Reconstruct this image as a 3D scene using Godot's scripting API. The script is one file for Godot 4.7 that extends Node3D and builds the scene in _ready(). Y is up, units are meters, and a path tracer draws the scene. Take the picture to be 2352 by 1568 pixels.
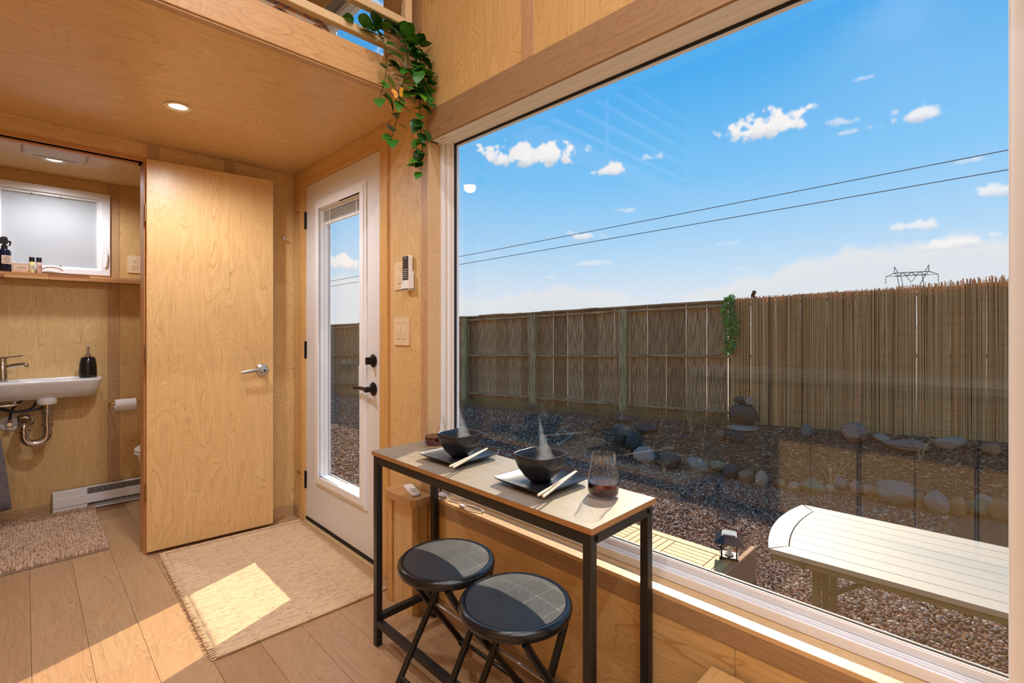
extends Node3D

var M := {}
var used := {}
var rng := RandomNumberGenerator.new()
var smooth := 1

func _ready():
	rng.seed = 7
	camera_and_light()
	make_materials()
	build_shell()
	build_windows_and_doors()
	build_loft()
	build_bathroom()
	build_room_things()
	build_table_and_stools()
	build_kitchen()
	build_yard()
	build_fence()
	build_rocks()
	build_patio()
	build_distance()

# ------------------------------------------------------------------ camera, sky, sun, lamps
func camera_and_light():
	var cam := Camera3D.new()
	cam.name = "camera"
	cam.projection = Camera3D.PROJECTION_FRUSTUM
	cam.near = 0.05
	cam.far = 2000.0
	cam.size = 0.05 * 1568.0 / 1120.0
	cam.frustum_offset = Vector2(0, -0.05 * 33.0 / 1120.0)
	cam.position = Vector3(0, 1.18, 0)
	cam.rotation_degrees = Vector3(0, -45, 0)
	add_child(cam)
	cam.current = true

	var env := Environment.new()
	env.tonemap_mode = Environment.TONE_MAPPER_LINEAR
	env.tonemap_exposure = 1.0
	env.background_mode = Environment.BG_SKY
	env.sdfgi_enabled = true
	env.ssao_enabled = true
	env.ssil_enabled = true
	env.volumetric_fog_enabled = true
	env.volumetric_fog_density = 0.0
	var sky := Sky.new()
	var pm := PanoramaSkyMaterial.new()
	pm.panorama = sky_picture()
	sky.sky_material = pm
	env.sky = sky
	var we := WorldEnvironment.new()
	we.name = "environment"
	we.environment = env
	add_child(we)

	var sun := DirectionalLight3D.new()
	sun.name = "sun"
	sun.light_color = Color(1.0, 0.93, 0.82)
	sun.light_energy = 2.2
	sun.light_angular_distance = 0.55
	sun.shadow_enabled = true
	add_child(sun)
	var el := deg_to_rad(35.5)
	var to_sun := Vector3(0.934 * cos(el), sin(el), -0.358 * cos(el))
	sun.look_at_from_position(to_sun * 10.0, Vector3.ZERO, Vector3.UP)

	# the recessed lamps: the one in view under the loft, the bathroom's, and the rows of the same kind in the high ceiling
	downlight(Vector3(0.474, 2.14, -2.531), 1.35, "round chrome recessed downlight glowing in the plywood ceiling under the loft")
	downlight(Vector3(0.122, 2.14, -3.838), 0.8, "small recessed downlight beside the bathroom fan")
	for x in [-0.75, 0.0, 0.75]:
		for z in [-0.45, 0.65, 1.7]:
			downlight(Vector3(x, 3.35, z), LAMP_HIGH, "recessed downlight in the high main ceiling", "downlights of the high ceiling")

const LAMP_HIGH := 0.95

func downlight(at: Vector3, energy: float, label: String, group := ""):
	var t = thing("downlight", label, "light", group, at)
	var s = begin()
	lathe(s, [Vector2(0.036, 0.002), Vector2(0.052, 0.0), Vector2(0.052, -0.004), Vector2(0.047, -0.006), Vector2(0.036, -0.003)], 32)
	part(t, "trim_ring", end(s), mat("lamp_ring", Color8(214, 205, 192), 0.25, 0.7))
	var g = begin()
	lathe(g, [Vector2(0.0, -0.002), Vector2(0.03, -0.002), Vector2(0.036, 0.0), Vector2(0.036, 0.012), Vector2(0, 0.012)], 24)
	var lm = mat("lamp_glow", Color8(255, 244, 225), 0.5)
	lm.emission_enabled = true
	lm.emission = Color8(255, 236, 205)
	lm.emission_energy_multiplier = 2.2
	part(t, "lens", end(g), lm)
	var l := SpotLight3D.new()
	l.name = "lamp"
	l.light_color = Color8(244, 246, 255)
	l.light_energy = energy
	l.light_size = 0.036
	l.spot_angle = 82.0
	l.spot_angle_attenuation = 0.6
	l.spot_range = 12.0
	l.spot_attenuation = 2.0
	l.shadow_enabled = true
	l.position = Vector3(0, -0.014, 0)
	l.rotation_degrees = Vector3(-90, 0, 0)
	t.add_child(l)

func sky_color(e: float) -> Color:
	var at := [0.0, 3.5, 7.0, 10.0, 16.0, 26.0, 45.0, 90.0]
	var col := [Color8(228, 236, 244), Color8(220, 234, 248), Color8(192, 226, 252), Color8(170, 217, 253), Color8(124, 201, 253), Color8(76, 178, 247), Color8(62, 162, 240), Color8(56, 148, 230)]
	for i in 7:
		if e <= at[i + 1]:
			var f: float = (e - at[i]) / (at[i + 1] - at[i])
			return col[i].srgb_to_linear().lerp(col[i + 1].srgb_to_linear(), f)
	return col[7].srgb_to_linear()

func sky_picture() -> ImageTexture:
	var w := 3072
	var h := 1536
	var im := Image.create(w, h, false, Image.FORMAT_RGBF)
	for y in h:
		var e := 90.0 - (y + 0.5) / h * 180.0
		im.fill_rect(Rect2i(0, y, w, 1), sky_color(e) if e > 0 else Color(0.36, 0.3, 0.23))
	var n := FastNoiseLite.new()
	n.noise_type = FastNoiseLite.TYPE_SIMPLEX_SMOOTH
	n.frequency = 0.012
	n.fractal_octaves = 5
	n.seed = 4
	# the bank of pale haze along the horizon
	for y in range(h / 2 - 110, h / 2):
		var e := 90.0 - (y + 0.5) / h * 180.0
		for x in w:
			var a := TAU * x / w
			var top := 5.2 + 1.7 * sin(a * 5.0 + 0.2) + 3.2 * n.get_noise_2d(x * 0.45, 300) + 0.9 * n.get_noise_2d(x * 3.0, y * 4.0)
			var k := smoothstep(top + 0.25, top - 1.0, e)
			if k > 0.0:
				var c := im.get_pixel(x, y)
				var white := Color8(226, 233, 238).srgb_to_linear().lerp(Color8(238, 240, 241).srgb_to_linear(), clampf(1.0 - (top - e) / 2.5, 0, 1))
				im.set_pixel(x, y, c.lerp(white, 0.82 * k))
	# fair-weather clouds: (azimuth from -z towards +x, elevation, width, height), degrees
	var clouds := [[47.4, 19.2, 13.0, 3.6], [56.4, 17.5, 3.6, 2.0], [60.8, 18.5, 3.2, 1.2], [72.5, 19.9, 9.6, 3.4], [79.2, 19.2, 2.8, 1.2], [84.7, 18.5, 6.0, 1.8], [79.4, 18.2, 2.6, 0.6], [53.7, 10.5, 4.6, 1.8], [68.1, 8.9, 3.4, 1.0], [84.5, 9.1, 4.8, 1.6], [87.4, 7.2, 5.4, 1.8], [89.5, 11.2, 4.0, 1.6], [54.4, 7.3, 5.2, 0.9], [69.8, 6.2, 2.6, 0.9], [58.0, 13.1, 2.8, 0.7], [49.0, 5.8, 2.0, 0.6], [22.0, 12.5, 3.6, 2.2], [20.0, 6.5, 3.0, 1.5], [25.5, 7.0, 5.0, 2.6], [20.5, 9.6, 3.0, 0.8], [26.0, 33.0, 13.0, 5.0], [20.0, 29.0, 11.0, 4.0], [31.0, 28.0, 6.0, 2.2], [81.0, 22.5, 2.4, 0.5], [88.0, 14.0, 3.0, 0.5]]
	var r := RandomNumberGenerator.new()
	r.seed = 12
	for i in 60:
		clouds.append([96.0 + r.randf() * 280.0, 5.5 + 16.0 * r.randf() * r.randf(), 2.5 + 8.0 * r.randf(), 0.8 + 2.2 * r.randf()])
	for c in clouds:
		var cx: float = fposmod(c[0] / 360.0, 1.0) * w
		var cy: float = (90.0 - c[1]) / 180.0 * h
		var hw: float = c[2] / 360.0 * w * 0.5
		var hh: float = c[3] / 180.0 * h * 0.5
		var wisp: float = clampf(1.3 - c[3] * 0.6, 0.0, 0.75) if c[1] < 25.0 else 0.35
		for y in range(int(cy - hh * 1.5), int(cy + hh * 1.5) + 1):
			for x in range(int(cx - hw * 1.2), int(cx + hw * 1.2) + 1):
				var dx: float = (x - cx) / hw
				var dy: float = (y - cy) / hh
				# flat base, heaped top
				if dy > 0:
					dy *= 1.8
				var edge := 1.0 - sqrt(dx * dx + dy * dy)
				var k := edge + 0.85 * n.get_noise_2d(x * 4.0 + c[0] * 70.0, y * 5.5) + 0.25 * n.get_noise_2d(x * 14.0, y * 14.0 + 99)
				k = smoothstep(0.0, 0.3 + 0.5 * wisp, k - 0.12) * (1.0 - 0.7 * wisp)
				if k > 0.0:
					var px := posmod(x, w)
					var lit := Color8(250, 250, 250).srgb_to_linear().lerp(Color8(205, 215, 228).srgb_to_linear(), clampf((dy + 0.1 + 0.5 * n.get_noise_2d(x * 7.0, y * 7.0)) * 1.0, 0, 1))
					im.set_pixel(px, y, im.get_pixel(px, y).lerp(lit, k))
	return ImageTexture.create_from_image(im)

# ------------------------------------------------------------------ naming
func numbered(called: String) -> String:
	var k: int = used.get(called, 0)
	used[called] = k + 1
	return called if k == 0 else "%s_%03d" % [called, k]

func tag(o, label: String, category: String, group := "", kind := ""):
	o.set_meta("label", label)
	o.set_meta("category", category)
	if group:
		o.set_meta("group", group)
	if kind:
		o.set_meta("kind", kind)

func thing(called: String, label: String, category: String, group := "", at := Vector3.ZERO, turn := 0.0, kind := ""):
	var o := Node3D.new()
	o.name = numbered(called)
	add_child(o)
	o.position = at
	o.rotation_degrees.y = turn
	tag(o, label, category, group, kind)
	return o

func part(parent, called: String, mesh: Mesh, material: Material, at := Vector3.ZERO, turn := Vector3.ZERO):
	var o := MeshInstance3D.new()
	o.name = called
	o.mesh = mesh
	o.material_override = material
	o.position = at
	o.rotation_degrees = turn
	o.cast_shadow = GeometryInstance3D.SHADOW_CASTING_SETTING_ON
	parent.add_child(o, true)
	return o

func solid(called: String, mesh: Mesh, material: Material, label: String, category: String, group := "", at := Vector3.ZERO, turn := Vector3.ZERO, kind := ""):
	var o = part(self, numbered(called), mesh, material, at, turn)
	tag(o, label, category, group, kind)
	return o

func copy(o, label: String, at: Vector3, turn: float):
	var base: String = o.name
	var c = o.duplicate()
	c.name = numbered(base.get_slice("_00", 0))
	add_child(c)
	c.position = at
	c.rotation_degrees.y = turn
	c.set_meta("label", label)
	return c

# ------------------------------------------------------------------ shapes
func begin() -> SurfaceTool:
	var s := SurfaceTool.new()
	s.begin(Mesh.PRIMITIVE_TRIANGLES)
	return s

func end(s: SurfaceTool) -> ArrayMesh:
	s.generate_normals()
	return s.commit()

func flat(s: SurfaceTool):
	s.set_smooth_group(-1)

func group(s: SurfaceTool):
	smooth += 1
	s.set_smooth_group(smooth)

func tri(s: SurfaceTool, a: Vector3, b: Vector3, c: Vector3, out: Vector3):
	if (b - a).cross(c - a).dot(out) > 0:
		s.add_vertex(a); s.add_vertex(c); s.add_vertex(b)
	else:
		s.add_vertex(a); s.add_vertex(b); s.add_vertex(c)

func quad(s: SurfaceTool, a: Vector3, b: Vector3, c: Vector3, d: Vector3, out: Vector3):
	tri(s, a, b, c, out)
	tri(s, a, c, d, out)

func box(s: SurfaceTool, center: Vector3, size: Vector3, bev := 0.0, turn := Basis()):
	flat(s)
	var h := size * 0.5
	var b := minf(bev, minf(h.x, minf(h.y, h.z)) * 0.9)
	var p := func(axis: int, sg: Vector3) -> Vector3:
		var v := Vector3.ZERO
		for k in 3:
			v[k] = sg[k] * (h[k] if k == axis else h[k] - b)
		return center + turn * v
	for axis in 3:
		var u := (axis + 1) % 3
		var w := (axis + 2) % 3
		for sg in [-1.0, 1.0]:
			var q := []
			for k in [[-1, -1], [1, -1], [1, 1], [-1, 1]]:
				var sv := Vector3.ZERO
				sv[axis] = sg
				sv[u] = k[0]
				sv[w] = k[1]
				q.append(p.call(axis, sv))
			var out := Vector3.ZERO
			out[axis] = sg
			quad(s, q[0], q[1], q[2], q[3], turn * out)
		if b > 0:
			for su in [-1.0, 1.0]:
				for sw in [-1.0, 1.0]:
					var lo := Vector3.ZERO
					lo[axis] = -1
					lo[u] = su
					lo[w] = sw
					var hi := lo
					hi[axis] = 1
					var out2 := Vector3.ZERO
					out2[u] = su
					out2[w] = sw
					quad(s, p.call(u, lo), p.call(u, hi), p.call(w, hi), p.call(w, lo), turn * out2)
	if b > 0:
		for sx in [-1.0, 1.0]:
			for sy in [-1.0, 1.0]:
				for sz in [-1.0, 1.0]:
					var sv2 := Vector3(sx, sy, sz)
					tri(s, p.call(0, sv2), p.call(1, sv2), p.call(2, sv2), turn * sv2)

func bx(x0: float, x1: float, y0: float, y1: float, z0: float, z1: float, bev := 0.0) -> ArrayMesh:
	var s := begin()
	add_bx(s, x0, x1, y0, y1, z0, z1, bev)
	return end(s)

func add_bx(s: SurfaceTool, x0: float, x1: float, y0: float, y1: float, z0: float, z1: float, bev := 0.0):
	box(s, Vector3((x0 + x1) * 0.5, (y0 + y1) * 0.5, (z0 + z1) * 0.5), Vector3(absf(x1 - x0), absf(y1 - y0), absf(z1 - z0)), bev)

# a slab across one axis with rectangular holes; u and w are the two other axes in order (x: y,z / y: x,z / z: x,y)
func holed(s: SurfaceTool, axis: int, a0: float, a1: float, u0: float, u1: float, w0: float, w1: float, holes: Array):
	var us := [u0, u1]
	var ws := [w0, w1]
	for hole in holes:
		for k in [hole[0], hole[1]]:
			if k > u0 and k < u1 and not us.has(k): us.append(k)
		for k in [hole[2], hole[3]]:
			if k > w0 and k < w1 and not ws.has(k): ws.append(k)
	us.sort()
	ws.sort()
	for i in us.size() - 1:
		for j in ws.size() - 1:
			var mu: float = (us[i] + us[i + 1]) * 0.5
			var mw: float = (ws[j] + ws[j + 1]) * 0.5
			var open := false
			for hole in holes:
				if mu > hole[0] and mu < hole[1] and mw > hole[2] and mw < hole[3]: open = true
			if open: continue
			match axis:
				0: add_bx(s, a0, a1, us[i], us[i + 1], ws[j], ws[j + 1])
				1: add_bx(s, us[i], us[i + 1], a0, a1, ws[j], ws[j + 1])
				2: add_bx(s, us[i], us[i + 1], ws[j], ws[j + 1], a0, a1)

func lathe(s: SurfaceTool, prof: Array, seg := 24, at := Vector3.ZERO, turn := Basis()):
	group(s)
	for i in prof.size() - 1:
		var a: Vector2 = prof[i]
		var b: Vector2 = prof[i + 1]
		if i > 0:
			var d0: Vector2 = (a - prof[i - 1]).normalized()
			var d1: Vector2 = (b - a).normalized()
			if d0.dot(d1) < 0.75: group(s)
		var nrm := Vector2(b.y - a.y, a.x - b.x)
		for k in seg:
			var t0 := TAU * k / seg
			var t1 := TAU * (k + 1) / seg
			var tm := (t0 + t1) * 0.5
			var p := func(v: Vector2, t: float) -> Vector3: return at + turn * Vector3(v.x * cos(t), v.y, v.x * sin(t))
			var out := turn * Vector3(nrm.x * cos(tm), nrm.y, nrm.x * sin(tm))
			if a.x > 1e-6 and b.x > 1e-6:
				quad(s, p.call(a, t0), p.call(a, t1), p.call(b, t1), p.call(b, t0), out)
			elif a.x > 1e-6:
				tri(s, p.call(a, t0), p.call(a, t1), p.call(b, t0), out)
			elif b.x > 1e-6:
				tri(s, p.call(a, t0), p.call(b, t1), p.call(b, t0), out)

func tube(s: SurfaceTool, pts: Array, r: float, sides := 10, r_end := -1.0, caps := true):
	group(s)
	var n := pts.size()
	var t: Vector3 = (pts[1] - pts[0]).normalized()
	var u := t.cross(Vector3.UP)
	if u.length() < 0.05: u = t.cross(Vector3.RIGHT)
	u = u.normalized()
	var rings := []
	for i in n:
		var d: Vector3 = (pts[mini(i + 1, n - 1)] - pts[maxi(i - 1, 0)]).normalized()
		u = (u - d * u.dot(d)).normalized()
		var w := d.cross(u)
		var rr := r if r_end < 0 else lerpf(r, r_end, float(i) / (n - 1))
		var ring := []
		for k in sides:
			var a := TAU * k / sides
			ring.append(pts[i] + (u * cos(a) + w * sin(a)) * rr)
		rings.append(ring)
	for i in n - 1:
		for k in sides:
			var k2 := (k + 1) % sides
			var out: Vector3 = rings[i][k] + rings[i][k2] - pts[i] * 2.0
			quad(s, rings[i][k], rings[i][k2], rings[i + 1][k2], rings[i + 1][k], out)
	if caps:
		flat(s)
		for e in [[0, -1.0], [n - 1, 1.0]]:
			var i: int = e[0]
			var out2: Vector3 = (pts[mini(i + 1, n - 1)] - pts[maxi(i - 1, 0)]) * e[1]
			for k in range(1, sides - 1):
				tri(s, rings[i][0], rings[i][k], rings[i][k + 1], out2)

func curve(points: Array, steps := 6) -> Array:
	var out := []
	for i in points.size() - 1:
		var p0: Vector3 = points[maxi(i - 1, 0)]
		var p3: Vector3 = points[mini(i + 2, points.size() - 1)]
		for k in steps:
			out.append(points[i].cubic_interpolate(points[i + 1], p0, p3, float(k) / steps))
	out.append(points[-1])
	return out

func prism(s: SurfaceTool, poly: PackedVector2Array, z0: float, z1: float, xf := Transform3D(), round_sides := false):
	flat(s)
	var ix := Geometry2D.triangulate_polygon(poly)
	for e in [[z0, -1.0], [z1, 1.0]]:
		for k in range(0, ix.size(), 3):
			var q := []
			for m in 3:
				var v := poly[ix[k + m]]
				q.append(xf * Vector3(v.x, v.y, e[0]))
			tri(s, q[0], q[1], q[2], xf.basis * Vector3(0, 0, e[1] * signf(z1 - z0)))
	var turn := 0.0
	for k in poly.size():
		turn += poly[k].cross(poly[(k + 1) % poly.size()])
	if round_sides: group(s)
	for k in poly.size():
		var a := poly[k]
		var b := poly[(k + 1) % poly.size()]
		var d := (b - a) * signf(turn)
		quad(s, xf * Vector3(a.x, a.y, z0), xf * Vector3(b.x, b.y, z0), xf * Vector3(b.x, b.y, z1), xf * Vector3(a.x, a.y, z1), xf.basis * Vector3(d.y, -d.x, 0))

func round_rect(w: float, h: float, r: float, seg := 5) -> PackedVector2Array:
	var p := PackedVector2Array()
	for c in [[1, 1, 0.0], [-1, 1, 90.0], [-1, -1, 180.0], [1, -1, 270.0]]:
		for k in seg + 1:
			var a := deg_to_rad(c[2] + 90.0 * k / seg)
			p.append(Vector2(c[0] * (w * 0.5 - r) + r * cos(a), c[1] * (h * 0.5 - r) + r * sin(a)))
	return p

# rings of equal count joined to a skin: rings[i] is an Array of Vector3, center used for the outward side
func skin(s: SurfaceTool, rings: Array, centers: Array, closed := true, crease := []):
	group(s)
	for i in rings.size() - 1:
		if crease.has(i): group(s)
		var n: int = rings[i].size()
		for k in (n if closed else n - 1):
			var k2 := (k + 1) % n
			var m: Vector3 = (rings[i][k] + rings[i][k2] + rings[i + 1][k] + rings[i + 1][k2]) * 0.25
			quad(s, rings[i][k], rings[i][k2], rings[i + 1][k2], rings[i + 1][k], m - centers[i])

func disc(s: SurfaceTool, ring: Array, out: Vector3):
	flat(s)
	var c := Vector3.ZERO
	for v in ring: c += v
	c /= ring.size()
	for k in ring.size():
		tri(s, c, ring[k], ring[(k + 1) % ring.size()], out)

func ico(level: int) -> Array:
	var t := (1.0 + sqrt(5.0)) / 2.0
	var v := []
	for p in [[-1, t, 0], [1, t, 0], [-1, -t, 0], [1, -t, 0], [0, -1, t], [0, 1, t], [0, -1, -t], [0, 1, -t], [t, 0, -1], [t, 0, 1], [-t, 0, -1], [-t, 0, 1]]:
		v.append(Vector3(p[0], p[1], p[2]).normalized())
	var f := [[0, 11, 5], [0, 5, 1], [0, 1, 7], [0, 7, 10], [0, 10, 11], [1, 5, 9], [5, 11, 4], [11, 10, 2], [10, 7, 6], [7, 1, 8], [3, 9, 4], [3, 4, 2], [3, 2, 6], [3, 6, 8], [3, 8, 9], [4, 9, 5], [2, 4, 11], [6, 2, 10], [8, 6, 7], [9, 8, 1]]
	for l in level:
		var g := []
		var mids := {}
		for q in f:
			var m := []
			for k in 3:
				var i: int = q[k]
				var j: int = q[(k + 1) % 3]
				var key := Vector2i(mini(i, j), maxi(i, j))
				if not mids.has(key):
					mids[key] = v.size()
					v.append(((v[i] + v[j]) * 0.5).normalized())
				m.append(mids[key])
			g.append_array([[q[0], m[0], m[2]], [q[1], m[1], m[0]], [q[2], m[2], m[1]], [m[0], m[1], m[2]]])
		f = g
	return [v, f]

func rock_mesh(seed_: int, size: Vector3, rough := 0.35, level := 3, facets := true) -> ArrayMesh:
	var n := FastNoiseLite.new()
	n.seed = seed_
	n.frequency = 0.9
	n.fractal_octaves = 4
	n.fractal_gain = 0.55
	var r := RandomNumberGenerator.new()
	r.seed = seed_
	var cuts := []
	for k in (9 if facets else 3):
		cuts.append([Vector3(r.randf() - 0.5, r.randf() * 0.8 - 0.25, r.randf() - 0.5).normalized(), 0.62 + 0.3 * r.randf()])
	var ic := ico(level)
	var v := []
	for p in ic[0]:
		var q: Vector3 = p * (1.0 + rough * n.get_noise_3dv(p * 1.6))
		for c in cuts:
			var over: float = q.dot(c[0]) - c[1]
			if over > 0: q -= c[0] * over * 0.9
		q *= 1.0 + 0.10 * rough * n.get_noise_3dv(p * 9.0)
		v.append(q)
	var lo := Vector3.ONE * 9
	var hi := -lo
	for q in v:
		lo = lo.min(q)
		hi = hi.max(q)
	var s := begin()
	group(s)
	for f in ic[1]:
		var q := []
		for k in 3:
			var e: Vector3 = (v[f[k]] - lo) / (hi - lo)
			q.append(Vector3(e.x - 0.5, e.y, e.z - 0.5) * size)
		tri(s, q[0], q[1], q[2], (q[0] + q[1] + q[2]) / 3.0 - Vector3(0, size.y * 0.5, 0))
	return end(s)

func leaf_mesh(length: float, width: float, bend: float, fold: float) -> ArrayMesh:
	# along +x from the stalk; cupped along the midrib and bent downwards
	var s := begin()
	var rows := []
	for i in 8:
		var t := i / 7.0
		var w := width * 0.5 * pow(sin(PI * pow(t, 0.72)), 0.85) if t < 1.0 else 0.0
		var row := []
		for j in [-1.0, -0.5, 0.0, 0.5, 1.0]:
			row.append(Vector3(t * length * (1.0 - 0.25 * bend * t), -bend * length * 0.5 * t * t + absf(j) * w * fold, j * w))
		rows.append(row)
	group(s)
	for i in 7:
		for j in 4:
			quad(s, rows[i][j], rows[i + 1][j], rows[i + 1][j + 1], rows[i][j + 1], Vector3.UP)
	return end(s)

func letters(text: String, size: float, depth := 0.0006) -> TextMesh:
	var t := TextMesh.new()
	var f := SystemFont.new()
	f.font_names = PackedStringArray(["Droid Sans"])
	t.font = f
	t.text = text
	t.font_size = 32
	t.pixel_size = size / 32.0
	t.depth = depth
	t.curve_step = 4.0
	return t

func scatter(parent, called: String, mesh: Mesh, material: Material, places: Array, colors := []):
	var mm := MultiMesh.new()
	mm.transform_format = MultiMesh.TRANSFORM_3D
	mm.use_colors = colors.size() > 0
	mm.mesh = mesh
	mm.instance_count = places.size()
	for i in places.size():
		mm.set_instance_transform(i, places[i])
		if colors.size(): mm.set_instance_color(i, colors[i])
	var o := MultiMeshInstance3D.new()
	o.name = called
	o.multimesh = mm
	o.material_override = material
	o.set_meta("kind", "stuff")
	parent.add_child(o, true)
	return o

# ------------------------------------------------------------------ materials
func mat(key: String, color: Color, rough := 0.6, metal := 0.0) -> StandardMaterial3D:
	if not M.has(key):
		var m := StandardMaterial3D.new()
		m.resource_name = key
		m.albedo_color = color
		m.roughness = rough
		m.metallic = metal
		M[key] = m
	return M[key]

func noise_tex(key: String, freq: float, ramp: Gradient, opts := {}) -> NoiseTexture2D:
	if not M.has(key):
		var n := FastNoiseLite.new()
		n.noise_type = opts.get("type", FastNoiseLite.TYPE_SIMPLEX_SMOOTH)
		n.frequency = freq
		n.seed = opts.get("seed", 1)
		n.fractal_octaves = opts.get("octaves", 3)
		n.fractal_gain = opts.get("gain", 0.4)
		if opts.has("warp"):
			n.domain_warp_enabled = true
			n.domain_warp_amplitude = opts.warp
			n.domain_warp_frequency = freq * 2.0
		if opts.has("cell"):
			n.cellular_return_type = opts.cell
		var t := NoiseTexture2D.new()
		t.width = opts.get("size", 1024)
		t.height = opts.get("size", 1024)
		t.seamless = true
		t.seamless_blend_skirt = 0.15
		if opts.has("bump"):
			t.as_normal_map = true
			t.bump_strength = opts.bump
		t.noise = n
		t.color_ramp = ramp
		M[key] = t
	return M[key]

func ramp(stops: Array) -> Gradient:
	var g := Gradient.new()
	var o := PackedFloat32Array()
	var c := PackedColorArray()
	for k in stops:
		o.append(k[0])
		c.append(k[1] if k[1] is Color else Color(k[1], k[1], k[1]))
	g.offsets = o
	g.colors = c
	return g

# contour lines of a smooth noise: the figure of rotary-cut veneer
func grain_ramp(lines: int, dark: Color, seed_: int) -> Gradient:
	var r := RandomNumberGenerator.new()
	r.seed = seed_
	var stops := []
	for k in lines:
		var a := 0.06 + 0.88 * (k + 0.5 * (r.randf() - 0.5)) / lines
		var w := 0.88 / lines
		var base := Color(1, 1, 1).lerp(Color(0.965, 0.945, 0.92), r.randf())
		var deep := 0.25 + 0.75 * r.randf() * r.randf()
		stops.append([a, base])
		stops.append([a + w * 0.5, base.lerp(dark, 0.12)])
		stops.append([a + w * 0.66, base.lerp(dark, deep)])
		stops.append([a + w * 0.74, base])
	return ramp(stops)

func wood(key: String, color: Color, axis: int, rough := 0.45, opts := {}) -> StandardMaterial3D:
	if M.has(key): return M[key]
	var m := mat(key, color, rough)
	var across: float = opts.get("across", 0.85)
	var along: float = opts.get("along", 3.2)
	m.albedo_texture = M[opts.get("tex", "birch")]
	m.uv1_triplanar = true
	m.uv1_world_triplanar = opts.get("world", true)
	m.uv1_triplanar_sharpness = 8.0
	var sc := Vector3.ONE / across
	sc[axis] = 1.0 / along
	m.uv1_scale = sc
	var k := float(key.hash() % 97) / 97.0
	m.uv1_offset = Vector3(k, fposmod(k * 3.7, 1.0), fposmod(k * 7.3, 1.0))
	m.detail_enabled = true
	m.detail_albedo = M[opts.get("fine", "fibre")]
	m.detail_blend_mode = BaseMaterial3D.BLEND_MODE_MUL
	m.detail_uv_layer = BaseMaterial3D.DETAIL_UV_2
	m.uv2_triplanar = true
	m.uv2_world_triplanar = opts.get("world", true)
	m.uv2_triplanar_sharpness = 8.0
	var s2 := Vector3.ONE * 5.0
	s2[axis] = 0.22
	m.uv2_scale = s2
	if opts.has("bump"):
		m.heightmap_enabled = true
		m.heightmap_texture = M[opts.get("fine", "fibre")]
		m.heightmap_scale = opts.bump
	return m

func rough_mat(key: String, color: Color, tex: String, scale: float, rough := 0.85, bump := 0.0, bump_tex := "", world := true) -> StandardMaterial3D:
	if M.has(key): return M[key]
	var m := mat(key, color, rough)
	if tex: m.albedo_texture = M[tex]
	m.uv1_triplanar = true
	m.uv1_world_triplanar = world
	m.uv1_scale = Vector3.ONE * scale
	if bump > 0:
		m.heightmap_enabled = true
		m.heightmap_texture = M[bump_tex if bump_tex else tex]
		m.heightmap_scale = bump
	return m

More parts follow.
